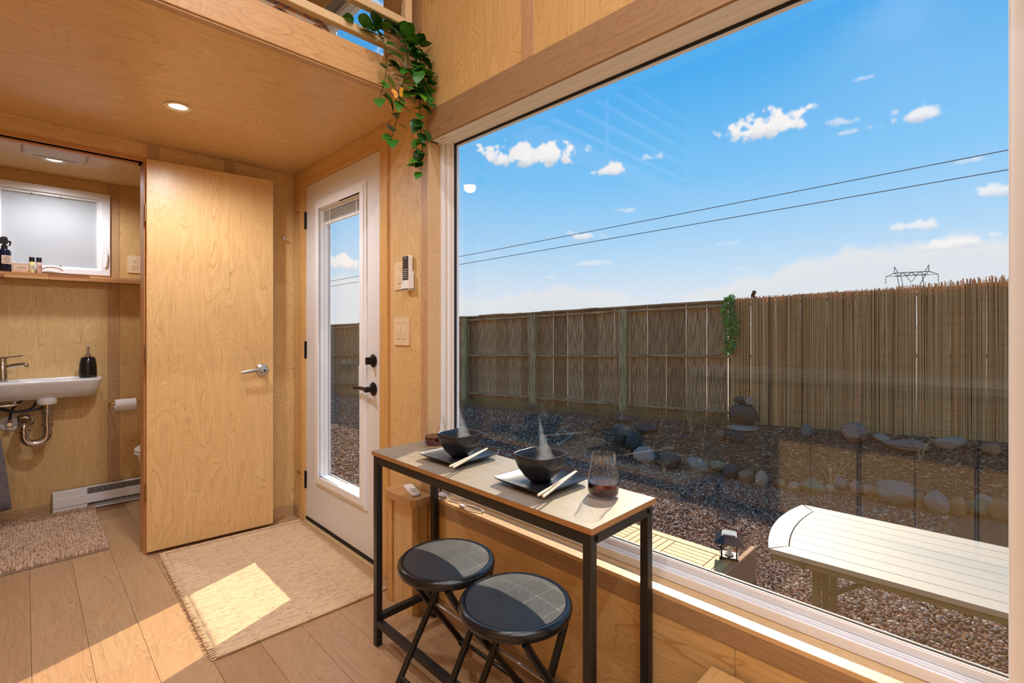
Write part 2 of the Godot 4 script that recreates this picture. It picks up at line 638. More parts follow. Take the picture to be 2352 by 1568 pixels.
func make_materials():
	noise_tex("birch", 0.0032, grain_ramp(19, Color(0.83, 0.73, 0.62), 3), {"octaves": 4, "gain": 0.30, "warp": 16.0, "seed": 5})
	noise_tex("oak", 0.0036, grain_ramp(20, Color(0.80, 0.75, 0.68), 8), {"octaves": 3, "gain": 0.3, "warp": 14.0, "seed": 21})
	noise_tex("fibre", 0.03, ramp([[0.0, 0.88], [0.4, 0.97], [1.0, 1.0]]), {"size": 512, "octaves": 4, "gain": 0.6, "seed": 9})
	noise_tex("old_fibre", 0.02, ramp([[0.0, Color(0.30, 0.26, 0.23)], [0.35, Color(0.62, 0.56, 0.50)], [0.55, Color(0.85, 0.78, 0.70)], [1.0, 1.0]]), {"size": 512, "octaves": 5, "gain": 0.65, "seed": 31})
	noise_tex("blotch", 0.006, ramp([[0.0, 0.72], [0.5, 0.93], [1.0, 1.0]]), {"size": 512, "octaves": 5, "gain": 0.55, "seed": 41})
	noise_tex("speckle", 0.09, ramp([[0.0, Color(0.55, 0.50, 0.47)], [0.42, Color(0.86, 0.83, 0.8)], [0.6, 1.0], [1.0, 1.0]]), {"size": 512, "octaves": 4, "gain": 0.7, "seed": 51})
	noise_tex("grit", 0.05, ramp([[0.0, Color(0.42, 0.36, 0.33)], [0.45, Color(0.72, 0.66, 0.62)], [0.62, Color(0.95, 0.92, 0.9)], [1.0, 1.0]]), {"size": 1024, "octaves": 5, "gain": 0.75, "seed": 61})
	noise_tex("leather", 0.16, ramp([[0.0, 0.0], [1.0, 1.0]]), {"size": 512, "type": FastNoiseLite.TYPE_CELLULAR, "octaves": 2, "seed": 71})
	var t := Color(0.55, 0.55, 0.55)
	# birch plywood of the room, grain upright / along x / along z
	var birch := Color8(226, 189, 128)
	wood("ply_up", birch, 1, 0.42)
	wood("ply_up_b", Color8(223, 185, 124), 1, 0.42, {"across": 1.0})
	wood("ply_up_c", Color8(228, 194, 136), 1, 0.42, {"across": 0.7})
	wood("ply_x", Color8(230, 194, 134), 0, 0.34, {"across": 1.0, "along": 3.6})
	wood("ply_x_b", Color8(228, 191, 130), 0, 0.34, {"across": 1.1, "along": 3.6})
	wood("ply_z", birch, 2, 0.42)
	wood("strip_up", Color8(202, 166, 122), 1, 0.45, {"across": 0.5, "along": 2.6})
	wood("strip_x", Color8(204, 168, 124), 0, 0.45, {"across": 0.6, "along": 2.0})
	wood("strip_z", Color8(172, 140, 104), 2, 0.45, {"across": 0.5, "along": 1.6})
	wood("pine_up", Color8(222, 176, 108), 1, 0.45, {"across": 0.3, "along": 2.4})
	wood("fir_x", Color8(212, 154, 94), 0, 0.45, {"across": 0.22, "along": 2.4})
	wood("fir_up", Color8(212, 154, 94), 1, 0.45, {"across": 0.22, "along": 2.4})
	wood("door_ply", Color8(230, 190, 130), 1, 0.34, {"across": 0.7, "along": 3.0, "world": false})
	wood("maple_x", Color8(206, 160, 108), 0, 0.4, {"across": 0.25, "along": 1.2})
	wood("maple_z", Color8(226, 190, 140), 2, 0.4, {"across": 0.25, "along": 1.2})
	for k in 5:
		wood("plank_%d" % k, [Color8(190, 152, 112), Color8(184, 146, 106), Color8(194, 158, 118), Color8(181, 143, 105), Color8(189, 153, 115)][k], 2, 0.4, {"tex": "oak", "across": 0.45, "along": 2.2})
	wood("oak_top", Color8(156, 146, 128), 2, 0.42, {"tex": "oak", "across": 0.4, "along": 1.6})
	wood("oak_edge", Color8(176, 128, 74), 2, 0.5, {"tex": "oak", "across": 0.06, "along": 1.2})
	# outdoors
	for k in 4:
		wood("old_board_%d" % k, [Color8(196, 170, 138), Color8(182, 156, 124), Color8(208, 182, 148), Color8(170, 144, 112)][k], 1, 0.85, {"tex": "oak", "fine": "old_fibre", "across": 0.35, "along": 1.5, "bump": 0.4})
	wood("old_post", Color8(200, 196, 156), 1, 0.85, {"tex": "oak", "fine": "old_fibre", "across": 0.5, "along": 2.0, "bump": 0.4})
	wood("old_rail", Color8(204, 178, 146), 2, 0.85, {"tex": "oak", "fine": "old_fibre", "across": 0.4, "along": 2.0, "bump": 0.4})
	wood("deck_z", Color8(214, 178, 122), 2, 0.6, {"across": 0.2, "along": 0.9})
	wood("deck_x", Color8(206, 170, 116), 0, 0.6, {"across": 0.2, "along": 0.9})
	wood("sleeper", Color8(176, 132, 92), 0, 0.75, {"tex": "oak", "across": 0.2, "along": 1.0})
	mat("white_vinyl", Color8(236, 236, 236), 0.35)
	mat("white_paint", Color8(224, 222, 220), 0.4)
	mat("gasket", Color8(28, 25, 23), 0.6)
	mat("black_metal", Color8(26, 25, 25), 0.42)
	mat("bronze", Color8(34, 27, 24), 0.3, 0.5)
	mat("chrome", Color8(205, 203, 200), 0.12, 1.0)
	mat("nickel", Color8(190, 188, 186), 0.28, 1.0)
	mat("brass", Color8(150, 112, 70), 0.4, 0.9)
	mat("ceramic", Color8(236, 236, 236), 0.1)
	mat("white_plastic", Color8(236, 232, 226), 0.4)
	mat("ivory_plastic", Color8(226, 200, 160), 0.4)
	mat("black_plastic", Color8(18, 18, 20), 0.4)
	mat("rubber", Color8(16, 16, 16), 0.7)
	mat("siding", Color8(150, 140, 128), 0.8)
	mat("subfloor", Color8(70, 50, 34), 0.9)
	mat("cream_metal", Color8(226, 200, 156), 0.4)
	rough_mat("stoneware", Color8(44, 46, 52), "speckle", 9.0, 0.3, 0.03, "", false)
	rough_mat("leatherette", Color8(30, 33, 40), "", 14.0, 0.33, 0.09, "leather", false)
	var pane := mat("window_glass", Color(1, 1, 1, 0.0), 0.0)
	pane.metallic_specular = 0.46
	pane.transparency = BaseMaterial3D.TRANSPARENCY_ALPHA
	var dg := mat("door_glass", Color(1, 1, 1, 0.0), 0.0)
	dg.transparency = BaseMaterial3D.TRANSPARENCY_ALPHA
	dg.metallic_specular = 0.3
	var frost := mat("frosted_glass", Color(0.80, 0.79, 0.78, 0.66), 0.5)
	frost.transparency = BaseMaterial3D.TRANSPARENCY_ALPHA
	frost.backlight_enabled = true
	frost.backlight = Color(0.7, 0.7, 0.7)
	var cup := mat("cup_glass", Color(1, 1, 1, 0.0), 0.02)
	cup.transparency = BaseMaterial3D.TRANSPARENCY_ALPHA
	var wine := mat("red_wine", Color(0.34, 0.008, 0.02, 0.0), 0.03)
	wine.transparency = BaseMaterial3D.TRANSPARENCY_ALPHA
	wine.refraction_enabled = true
	wine.refraction_scale = 0.033

# ------------------------------------------------------------------ the house
func build_shell():
	# floor: a slab with separate planks, joints along z
	var fl = thing("floor", "honey-brown laminate plank floor of the tiny house", "floor", "", Vector3.ZERO, 0.0, "structure")
	part(fl, "subfloor", bx(-1.3, 1.335, -0.22, -0.0085, -4.4, 2.45), M.subfloor)
	var r := RandomNumberGenerator.new()
	r.seed = 3
	for i in 17:
		var x0 := 0.0175 + 0.1515 * (i - 8)
		var x1 := x0 + 0.1515
		if x0 > 1.2 or x1 < -1.15: continue
		x0 = maxf(x0, -1.15)
		x1 = minf(x1, 1.2085)
		var z := -4.22 - r.randf() * 0.9
		if i == 8: z = -2.627 - 1.22 * 2
		if i == 9: z = -2.15 - 1.22 * 2
		while z < 2.3:
			var z0 := maxf(z, -4.22)
			var z1 := minf(z + 1.22, 2.3)
			if z1 > -4.22 and z1 - z0 > 0.02:
				part(fl, "plank", bx(x0 + 0.0004, x1 - 0.0004, -0.009, 0.0, z0 + 0.0004, z1 - 0.0004, 0.0009), M["plank_%d" % r.randi_range(0, 4)])
			z += 1.22

	# the wall with the big window and the entry door
	var wr = thing("wall_right", "birch plywood wall holding the big window and the entry door", "wall", "", Vector3.ZERO, 0.0, "structure")
	var openings := [[0.46, 1.966, -1.712, 0.075], [0.0, 2.06, -3.02, -2.08], [2.45, 3.0, -2.95, -2.0]]
	var s := begin()
	holed(s, 0, 1.2115, 1.335, -0.22, 3.6, -4.4, 2.45, openings)
	part(wr, "wall_core", end(s), M.siding)
	var pan := func(called: String, y0: float, y1: float, z0: float, z1: float, m: String, x0 := 1.205):
		part(wr, called, bx(x0, 1.2115, y0, y1, z0, z1, 0.0008), M[m])
	pan.call("panel", 0.066, 2.14, -3.15, -3.062, "ply_up_b")
	pan.call("panel", 2.045, 2.14, -3.062, -2.02, "ply_z")
	pan.call("panel", 0.066, 2.14, -2.004, -1.757, "ply_up_c")
	pan.call("panel", 0.066, 2.14, -1.756, -1.7125, "strip_up", 1.2035)
	pan.call("panel", 2.141, 2.449, -3.15, -1.747, "ply_up")
	pan.call("panel", 2.45, 3.0, -3.15, -2.951, "ply_up_b")
	pan.call("panel", 2.45, 3.0, -2.0, -1.747, "strip_up", 1.203)
	pan.call("panel", 3.001, 3.35, -3.15, -1.747, "ply_up")
	pan.call("panel", 2.089, 3.35, -1.746, -1.158, "ply_up")
	pan.call("batten", 2.089, 3.35, -1.1575, -1.1025, "strip_up", 1.202)
	pan.call("panel", 2.089, 3.35, -1.102, 0.3, "ply_up_b")
	pan.call("panel", 2.089, 3.35, 0.301, 2.3, "ply_up")
	pan.call("header_board", 1.963, 2.088, -1.711, 0.30, "strip_z", 1.2)
	pan.call("panel", 0.066, 0.409, -1.7125, -0.45, "ply_z")
	pan.call("panel", 0.066, 0.409, -0.449, 0.9, "ply_z")
	pan.call("apron_board", 0.41, 0.4595, -1.7125, 0.9, "strip_z", 1.203)
	pan.call("panel", 0.46, 2.088, 0.076, 2.3, "ply_up")
	pan.call("panel", 0.066, 0.459, 0.901, 2.3, "ply_up_b")
	pan.call("panel", 0.066, 2.14, -4.22, -3.25, "ply_up")
	solid("baseboard_right", bx(1.1965, 1.2115, 0.0, 0.0655, -1.7125, 2.3, 0.0015), M.strip_z, "plywood baseboard under the big window", "baseboard", "", Vector3.ZERO, Vector3.ZERO, "structure")
	solid("baseboard_corner", bx(1.1965, 1.2115, 0.0, 0.0655, -3.142, -3.062, 0.0015), M.strip_z, "short baseboard between the corner and the entry door", "baseboard", "", Vector3.ZERO, Vector3.ZERO, "structure")

	# the partition with the bathroom opening
	var wb = thing("wall_back", "plywood partition wall behind the opened bathroom door", "wall", "", Vector3.ZERO, 0.0, "structure")
	s = begin()
	holed(s, 2, -3.244, -3.156, -1.15, 1.2115, 0.0, 2.14, [[-0.2, 0.4385, -1.0, 2.04]])
	part(wb, "wall_core", end(s), M.fir_up)
	var pz := func(called: String, x0: float, x1: float, y0: float, y1: float, m: String, z1 := -3.15):
		part(wb, called, bx(x0, x1, y0, y1, -3.156, z1, 0.0008), M[m])
	pz.call("panel", -1.15, 0.4553, 2.061, 2.14, "ply_x")
	pz.call("batten", 0.4555, 0.504, 2.055, 2.14, "strip_up", -3.1485)
	pz.call("panel", 0.5045, 0.8155, 2.055, 2.14, "ply_x_b")
	pz.call("batten", 0.816, 0.868, 2.055, 2.14, "strip_up", -3.1485)
	pz.call("panel", 0.8685, 1.205, 2.055, 2.14, "ply_x")
	pz.call("panel", 0.455, 0.84, 0.066, 2.054, "ply_up_b")
	pz.call("panel", 0.841, 1.205, 0.066, 2.054, "ply_up_c")
	pz.call("panel", -1.15, -0.222, 0.066, 2.06, "ply_up")
	for e in [[0.4387, 0.4545], [-0.222, -0.2]]:
		part(wb, "jamb", bx(e[0], e[1], 0.0, 2.0605, -3.256, -3.1445, 0.0015), M.fir_up)
	part(wb, "head_jamb", bx(-0.2, 0.4385, 2.04, 2.0605, -3.256, -3.1445, 0.0015), M.fir_x)
	part(wb, "stop", bx(-0.2, 0.424, 2.03, 2.0398, -3.21, -3.18, 0.001), M.fir_x)
	s = begin()
	holed(s, 2, -3.25, -3.2445, -1.15, 1.205, 0.0, 2.14, [[-0.223, 0.455, -1.0, 2.061]])
	part(wb, "panel", end(s), M.ply_up)
	solid("baseboard_back", bx(0.455, 1.2, 0.0, 0.0655, -3.156, -3.142, 0.0015), M.strip_x, "plywood baseboard along the partition behind the bathroom door", "baseboard", "", Vector3.ZERO, Vector3.ZERO, "structure")

	# the bathroom's end wall
	var wt = thing("wall_bath", "plywood end wall of the bathroom with the sink and window", "wall", "", Vector3.ZERO, 0.0, "structure")
	s = begin()
	holed(s, 2, -4.4, -4.2265, -1.3, 1.2115, -0.22, 2.3, [[-0.20, 0.37, 1.55, 2.03]])
	part(wt, "wall_core", end(s), M.siding)
	for e in [[-1.15, 0.3955, 0.066, 1.478, "ply_up_c"], [-1.15, -0.201, 1.478, 2.14, "ply_up"], [-0.201, 0.371, 2.031, 2.14, "ply_x_b"], [-0.201, 0.371, 1.478, 1.549, "ply_x_b"], [0.371, 0.3955, 1.478, 2.14, "ply_up_b"], [0.4555, 1.205, 0.066, 2.14, "ply_up_b"]]:
		part(wt, "panel", bx(e[0], e[1], e[2], e[3], -4.2265, -4.22, 0.0008), M[e[4]])
	part(wt, "batten", bx(0.396, 0.455, 0.066, 2.14, -4.2265, -4.218, 0.0008), M.strip_up)
	solid("baseboard_bath", bx(-1.15, 1.2, 0.0, 0.065, -4.226, -4.208, 0.0015), M.strip_x, "plywood baseboard at the foot of the bathroom wall", "baseboard", "", Vector3.ZERO, Vector3.ZERO, "structure")

	# the walls behind and beside the camera, with the openings that light the room
	var wl = thing("wall_left", "plywood wall opposite the big window", "wall", "", Vector3.ZERO, 0.0, "structure")
	s = begin()
	add_bx(s, -1.3, -1.15, -0.22, 3.6, -4.4, 2.45)
	part(wl, "wall_core", end(s), M.ply_up)
	var wq = thing("wall_rear", "plywood end wall behind the camera with a tall glazed opening", "wall", "", Vector3.ZERO, 0.0, "structure")
	s = begin()
	holed(s, 2, 2.3, 2.45, -1.3, 1.335, -0.22, 3.6, [[-0.9, 0.9, 0.3, 2.1]])
	part(wq, "wall_core", end(s), M.ply_up)
	solid("ceiling", bx(-1.3, 1.335, 3.35, 3.6, -4.4, 2.45), M.ply_z, "high plywood ceiling of the main room", "ceiling", "", Vector3.ZERO, Vector3.ZERO, "structure")

func build_windows_and_doors():
	# the picture window: white vinyl frame round one pane
	var w = thing("window_1", "big white-framed picture window looking onto the gravel yard", "window", "", Vector3.ZERO, 0.0, "structure")
	part(w, "sill", bx(1.2025, 1.274, 0.46, 0.473, -1.7115, 0.075, 0.001), M.maple_z)
	part(w, "jamb", bx(1.2035, 1.262, 0.4735, 1.9625, -1.7115, -1.702, 0.001), M.maple_z)
	var f := begin()
	add_bx(f, 1.27, 1.335, 0.4732, 0.4995, -1.7015, 0.075, 0.002)
	add_bx(f, 1.298, 1.325, 0.4995, 0.519, -1.69, 0.07, 0.002)
	add_bx(f, 1.277, 1.281, 0.4995, 0.5025, -1.7, 0.072, 0.001)
	add_bx(f, 1.287, 1.290, 0.4995, 0.5015, -1.7, 0.072, 0.0005)
	add_bx(f, 1.30, 1.304, 0.519, 0.5215, -1.69, 0.07, 0.0005)
	part(w, "frame_bottom", end(f), M.white_vinyl)
	f = begin()
	add_bx(f, 1.2115, 1.25, 1.963, 1.99, -1.685, 0.075, 0.001)
	add_bx(f, 1.251, 1.335, 1.9615, 1.99, -1.7015, 0.075, 0.0015)
	add_bx(f, 1.264, 1.292, 1.960, 1.97, -1.69, 0.07, 0.0015)
	part(w, "frame_top", end(f), M.white_vinyl)
	f = begin()
	add_bx(f, 1.2625, 1.335, 0.4995, 1.9615, -1.71, -1.686, 0.002)
	add_bx(f, 1.2685, 1.276, 0.4995, 1.9615, -1.687, -1.68, 0.001)
	add_bx(f, 1.278, 1.325, 0.519, 1.9615, -1.687, -1.664, 0.002)
	add_bx(f, 1.288, 1.325, 0.519, 1.9615, -1.665, -1.645, 0.002)
	part(w, "frame_left", end(f), M.white_vinyl)
	f = begin()
	add_bx(f, 1.262, 1.335, 0.4995, 1.9615, 0.035, 0.076, 0.002)
	add_bx(f, 1.279, 1.325, 0.519, 1.9615, 0.012, 0.036, 0.002)
	add_bx(f, 1.205, 1.262, 0.4735, 1.9625, 0.056, 0.076, 0.001)
	part(w, "frame_right", end(f), M.white_vinyl)
	f = begin()
	add_bx(f, 1.296, 1.3035, 0.519, 1.961, -1.6455, -1.6365)
	add_bx(f, 1.296, 1.3035, 1.954, 1.961, -1.6455, 0.012)
	add_bx(f, 1.3065, 1.311, 0.519, 0.5235, -1.6455, 0.012)
	part(w, "gasket", end(f), M.gasket)
	part(w, "pane", bx(1.2985, 1.3035, 0.519, 1.9605, -1.646, 0.0125), M.window_glass)
	var st = part(w, "sticker", bx(1.2205, 1.2365, 1.9622, 1.9629, -1.655, -1.607), M.white_plastic)
	for k in 3:
		part(st, "printed_line", bx(1.2235 + 0.004 * k, 1.2245 + 0.004 * k, 1.9619, 1.9622, -1.65, -1.612), mat("print_red", Color8(170, 60, 50), 0.6))

	# loft window above the entry door
	var lw = thing("window_2", "white-framed loft window full of sky behind the railing", "window", "", Vector3.ZERO, 0.0, "structure")
	f = begin()
	add_bx(f, 1.225, 1.335, 2.45, 3.0, -2.949, -2.885, 0.003)
	add_bx(f, 1.27, 1.335, 2.45, 3.0, -2.885, -2.83, 0.003)
	add_bx(f, 1.27, 1.335, 2.45, 2.475, -2.83, -2.005, 0.003)
	add_bx(f, 1.27, 1.335, 2.96, 3.0, -2.83, -2.005, 0.003)
	add_bx(f, 1.275, 1.335, 2.45, 3.0, -2.19, -2.001, 0.003)
	part(lw, "frame", end(f), M.white_vinyl)
	part(lw, "trim_board", bx(1.2, 1.274, 2.45, 3.0, -2.0605, -2.0005, 0.001), M.strip_up)
	part(lw, "pane", bx(1.300, 1.304, 2.475, 2.96, -2.83, -2.19), M.window_glass)

	# bathroom window, frosted
	var bw = thing("window_3", "white-framed frosted bathroom window over the shelf", "window", "", Vector3.ZERO, 0.0, "structure")
	f = begin()
	holed(f, 2, -4.25, -4.205, -0.235, 0.405, 1.522, 2.062, [[-0.155, 0.362, 1.552, 2.022]])
	holed(f, 2, -4.25, -4.222, -0.2, 0.37, 1.54, 2.04, [[-0.098, 0.338, 1.566, 2.006]])
	part(bw, "frame", end(f), M.white_vinyl)
	part(bw, "pane", bx(-0.12, 0.35, 1.56, 2.012, -4.243, -4.238), M.frosted_glass)
	for e in [[0.03, 2.004], [0.16, 2.004], [0.16, 1.566]]:
		part(bw, "clip", bx(e[0], e[0] + 0.004, e[1] - 0.006, e[1] + 0.006, -4.222, -4.217), M.black_plastic)
	f = begin()
	tube(f, curve([Vector3(0.382, 1.575, -4.203), Vector3(0.386, 1.60, -4.198), Vector3(0.388, 1.66, -4.198), Vector3(0.38, 1.68, -4.203)]), 0.007, 8)
	part(bw, "latch", end(f), M.white_plastic)
	f = begin()
	tube(f, curve([Vector3(0.05, 1.528, -4.19), Vector3(0.1, 1.555, -4.18), Vector3(0.15, 1.553, -4.178), Vector3(0.175, 1.538, -4.18)]), 0.008, 8)
	part(bw, "crank", end(f), M.white_plastic)

	# windows behind the camera
	var rw = thing("window_4", "white-framed glazed opening behind the camera", "window", "", Vector3.ZERO, 0.0, "structure")
	f = begin()
	holed(f, 2, 2.295, 2.44, -0.9, 0.9, 0.3, 2.1, [[-0.84, -0.03, 0.36, 2.04], [0.03, 0.84, 0.36, 2.04]])
	part(rw, "frame", end(f), M.white_vinyl)
	part(rw, "pane", bx(-0.84, 0.84, 0.36, 2.04, 2.36, 2.364), M.window_glass)

	# entry door
	var d = thing("door_1", "white entry door with one tall pane and black hardware", "door", "", Vector3.ZERO, 0.0, "structure")
	f = begin()
	holed(f, 0, 1.222, 1.266, 0.028, 2.039, -3.005, -2.097, [[0.285, 1.895, -2.825, -2.28]])
	part(d, "slab", end(f), M.white_paint)
	# raised lite frame: a stepped profile mitred round the pane, inside and outside
	var lite := func(x0: float, sg: float):
		var q := begin()
		var y0 := 0.3115
		var y1 := 1.869
		var z0 := -2.80
		var z1 := -2.305
		for p in [[0.052, 0.010], [0.036, 0.016], [0.022, 0.011]]:
			var o: float = p[0]
			holed(q, 0, x0, x0 + sg * p[1], y0 - o, y1 + o, z0 - o, z1 + o, [[y0, y1, z0, z1]])
		holed(q, 0, x0, x0 - sg * 0.021, y0 - 0.026, y1 + 0.026, z0 - 0.026, z1 + 0.026, [[y0, y1, z0, z1]])
		return end(q)
	part(d, "lite_frame", lite.call(1.222, -1.0), M.white_vinyl)
	part(d, "lite_frame", lite.call(1.266, 1.0), M.white_vinyl)
	part(d, "pane", bx(1.234, 1.237, 0.3, 1.88, -2.81, -2.295), M.door_glass)
	part(d, "pane", bx(1.254, 1.257, 0.3, 1.88, -2.81, -2.295), M.door_glass)
	var bl = part(d, "blind_headrail", bx(1.239, 1.252, 1.855, 1.88, -2.80, -2.305, 0.001), M.white_plastic)
	for k in 11:
		part(bl, "slat", bx(1.2395, 1.2515, 1.8535 - 0.0058 * k, 1.8555 - 0.0058 * k, -2.795, -2.31), mat("blind_slat", Color8(178, 172, 165), 0.5))
	part(bl, "bottom_rail", bx(1.2395, 1.2515, 1.776, 1.788, -2.795, -2.31, 0.001), M.white_plastic)
	for z in [-2.72, -2.40]:
		part(bl, "ladder_cord", bx(1.2385, 1.2395, 1.776, 1.86, z - 0.003, z + 0.003), M.white_plastic)
	part(d, "slider", bx(1.208, 1.2205, 0.855, 0.985, -2.318, -2.3, 0.003), M.white_plastic)
	part(d, "slider_track", bx(1.209, 1.2125, 0.32, 1.86, -2.309, -2.3035, 0.001), M.white_plastic)
	var turn := Basis(Vector3(0, 0, 1), PI / 2)
	f = begin()
	lathe(f, [Vector2(0, 0), Vector2(0.032, 0), Vector2(0.033, 0.004), Vector2(0.027, 0.010), Vector2(0.018, 0.012), Vector2(0.018, 0.024), Vector2(0.014, 0.027), Vector2(0, 0.027)], 28, Vector3.ZERO, turn)
	var db = part(d, "deadbolt", end(f), M.bronze, Vector3(1.222, 1.014, -2.19))
	part(db, "thumb_turn", bx(-0.044, -0.022, -0.018, 0.018, -0.006, 0.006, 0.003), M.bronze)
	f = begin()
	lathe(f, [Vector2(0, 0), Vector2(0.033, 0), Vector2(0.034, 0.004), Vector2(0.027, 0.010), Vector2(0.015, 0.013), Vector2(0.013, 0.048), Vector2(0, 0.05)], 28, Vector3.ZERO, turn)
	var ro = part(d, "lever_rose", end(f), M.bronze, Vector3(1.222, 0.874, -2.19))
	f = begin()
	var rings := []
	var cs := []
	for k in 9:
		var t := k / 8.0
		var c := Vector3(-0.044 + 0.006 * sin(t * PI), 0.004 * sin(t * 3.0) - 0.002, 0.012 - 0.135 * t)
		var ring := []
		for v in round_rect(0.012 - 0.004 * t, 0.021 - 0.006 * t, 0.004, 3):
			ring.append(c + Vector3(v.x, v.y, 0))
		rings.append(ring)
		cs.append(c)
	skin(f, rings, cs)
	disc(f, rings[0], Vector3(0, 0, 1))
	disc(f, rings[8], Vector3(0, 0, -1))
	part(ro, "lever", end(f), M.bronze)
	for y in [1.831, 1.041, 0.249]:
		var hb := begin()
		add_bx(hb, 1.2165, 1.2215, y - 0.052, y + 0.052, -3.034, -2.995, 0.001)
		tube(hb, [Vector3(1.214, y - 0.052, -3.012), Vector3(1.214, y + 0.052, -3.012)], 0.007, 12)
		part(d, "hinge", end(hb), M.black_metal)
	part(d, "door_sweep", bx(1.219, 1.27, 0.006, 0.0275, -3.005, -2.097, 0.002), M.rubber)
	part(d, "threshold", bx(1.2, 1.335, -0.004, 0.0055, -3.02, -2.08, 0.002), mat("threshold", Color8(196, 168, 120), 0.6))
	part(d, "casing", bx(1.196, 1.2115, 0.0, 2.06, -3.0615, -3.0205, 0.0015), M.pine_up)
	part(d, "casing", bx(1.196, 1.2115, 0.0, 2.06, -2.08, -2.0205, 0.0015), M.pine_up)
	part(d, "jamb", bx(1.2, 1.335, 0.006, 2.06, -3.0205, -3.0065, 0.001), M.pine_up)
	part(d, "jamb", bx(1.2, 1.335, 0.006, 2.06, -2.0955, -2.0795, 0.001), M.pine_up)
	part(d, "head_jamb", bx(1.2, 1.335, 2.041, 2.06, -3.0065, -2.0955, 0.001), M.pine_up)
	part(d, "gap_strip", bx(1.2045, 1.2075, 0.0, 2.14, -2.0202, -2.0045, 0.0005), M.fir_up)
	for e in [[1.885, -3.035], [0.292, -3.035]]:
		f = begin()
		tube(f, curve([Vector3(1.195, e[1], -3.075), Vector3(1.178, e[1] + 0.002, -3.05), Vector3(1.182, e[1], -3.01), Vector3(1.2, e[1] - 0.004, -3.0)]), 0.0028, 6)
		lathe(f, [Vector2(0, -0.006), Vector2(0.007, -0.004), Vector2(0.009, 0), Vector2(0.007, 0.004), Vector2(0, 0.006)], 12, Vector3(1.19, e[0], -3.05))
		if e[0] > 1.0:
			tube(f, [Vector3(1.198, e[0], -3.05), Vector3(1.172, e[0] + 0.001, -3.075)], 0.0025, 6)
		else:
			tube(f, curve([Vector3(1.19, e[0], -3.05), Vector3(1.176, e[0] + 0.003, -3.02), Vector3(1.19, e[0], -2.99)]), 0.003, 6)
		part(d, "hook_latch", end(f), M.brass)

	# bathroom door, swung back against the partition
	var b = thing("door_2", "birch plywood bathroom door swung open against the partition", "door", "", Vector3(0.4445, 0, -3.105), -5.7, "structure")
	part(b, "slab", bx(0.0, 0.602, 0.018, 2.047, -0.0375, 0.0, 0.0012), M.door_ply)
	f = begin()
	var face := Basis(Vector3(1, 0, 0), PI / 2)
	lathe(f, [Vector2(0, 0), Vector2(0.034, 0), Vector2(0.034, 0.006), Vector2(0.028, 0.012), Vector2(0.014, 0.013), Vector2(0.013, 0.04), Vector2(0, 0.042)], 32, Vector3.ZERO, face)
	var rs = part(b, "lever_rose", end(f), M.nickel, Vector3(0.54, 0.932, 0.0))
	f = begin()
	rings = []
	cs = []
	for k in 10:
		var t := k / 9.0
		var c := Vector3(0.016 - 0.13 * t, -0.002 + 0.005 * sin(t * 4.0) - 0.004 * t, 0.048 + 0.006 * sin(t * PI))
		var ring := []
		for v in round_rect(0.030 - 0.012 * t, 0.014 - 0.004 * t, 0.005, 3):
			ring.append(c + Vector3(0, v.x, v.y))
		rings.append(ring)
		cs.append(c)
	skin(f, rings, cs)
	disc(f, rings[0], Vector3(1, 0, 0))
	disc(f, rings[9], Vector3(-1, 0, 0))
	part(rs, "lever", end(f), M.nickel)
	f = begin()
	lathe(f, [Vector2(0, 0), Vector2(0.007, 0), Vector2(0.007, 0.002), Vector2(0, 0.003)], 16, Vector3(0.004, -0.002, 0.055), face)
	part(rs, "key_cylinder", end(f), M.black_metal)
	part(b, "latch_bolt", bx(0.602, 0.611, 0.926, 0.94, -0.026, -0.012, 0.002), M.nickel)
	for y in [1.769, 1.042, 0.325]:
		f = begin()
		tube(f, [Vector3(-0.005, y - 0.045, 0.003), Vector3(-0.005, y + 0.045, 0.003)], 0.0055, 10)
		for k in 4:
			lathe(f, [Vector2(0.0058, -0.0008), Vector2(0.0062, 0), Vector2(0.0058, 0.0008)], 10, Vector3(-0.005, y - 0.027 + 0.018 * k, 0.003))
		part(b, "hinge", end(f), M.brass)
	var dk = thing("door_stop", "small chrome door stop knob on the partition wall", "door stop", "", Vector3(1.134, 1.729, -3.15))
	f = begin()
	lathe(f, [Vector2(0, 0), Vector2(0.009, 0), Vector2(0.008, 0.003), Vector2(0.004, 0.005), Vector2(0.004, 0.022), Vector2(0.008, 0.024), Vector2(0.008, 0.032), Vector2(0, 0.033)], 18, Vector3.ZERO, face)
	part(dk, "knob", end(f), M.chrome)

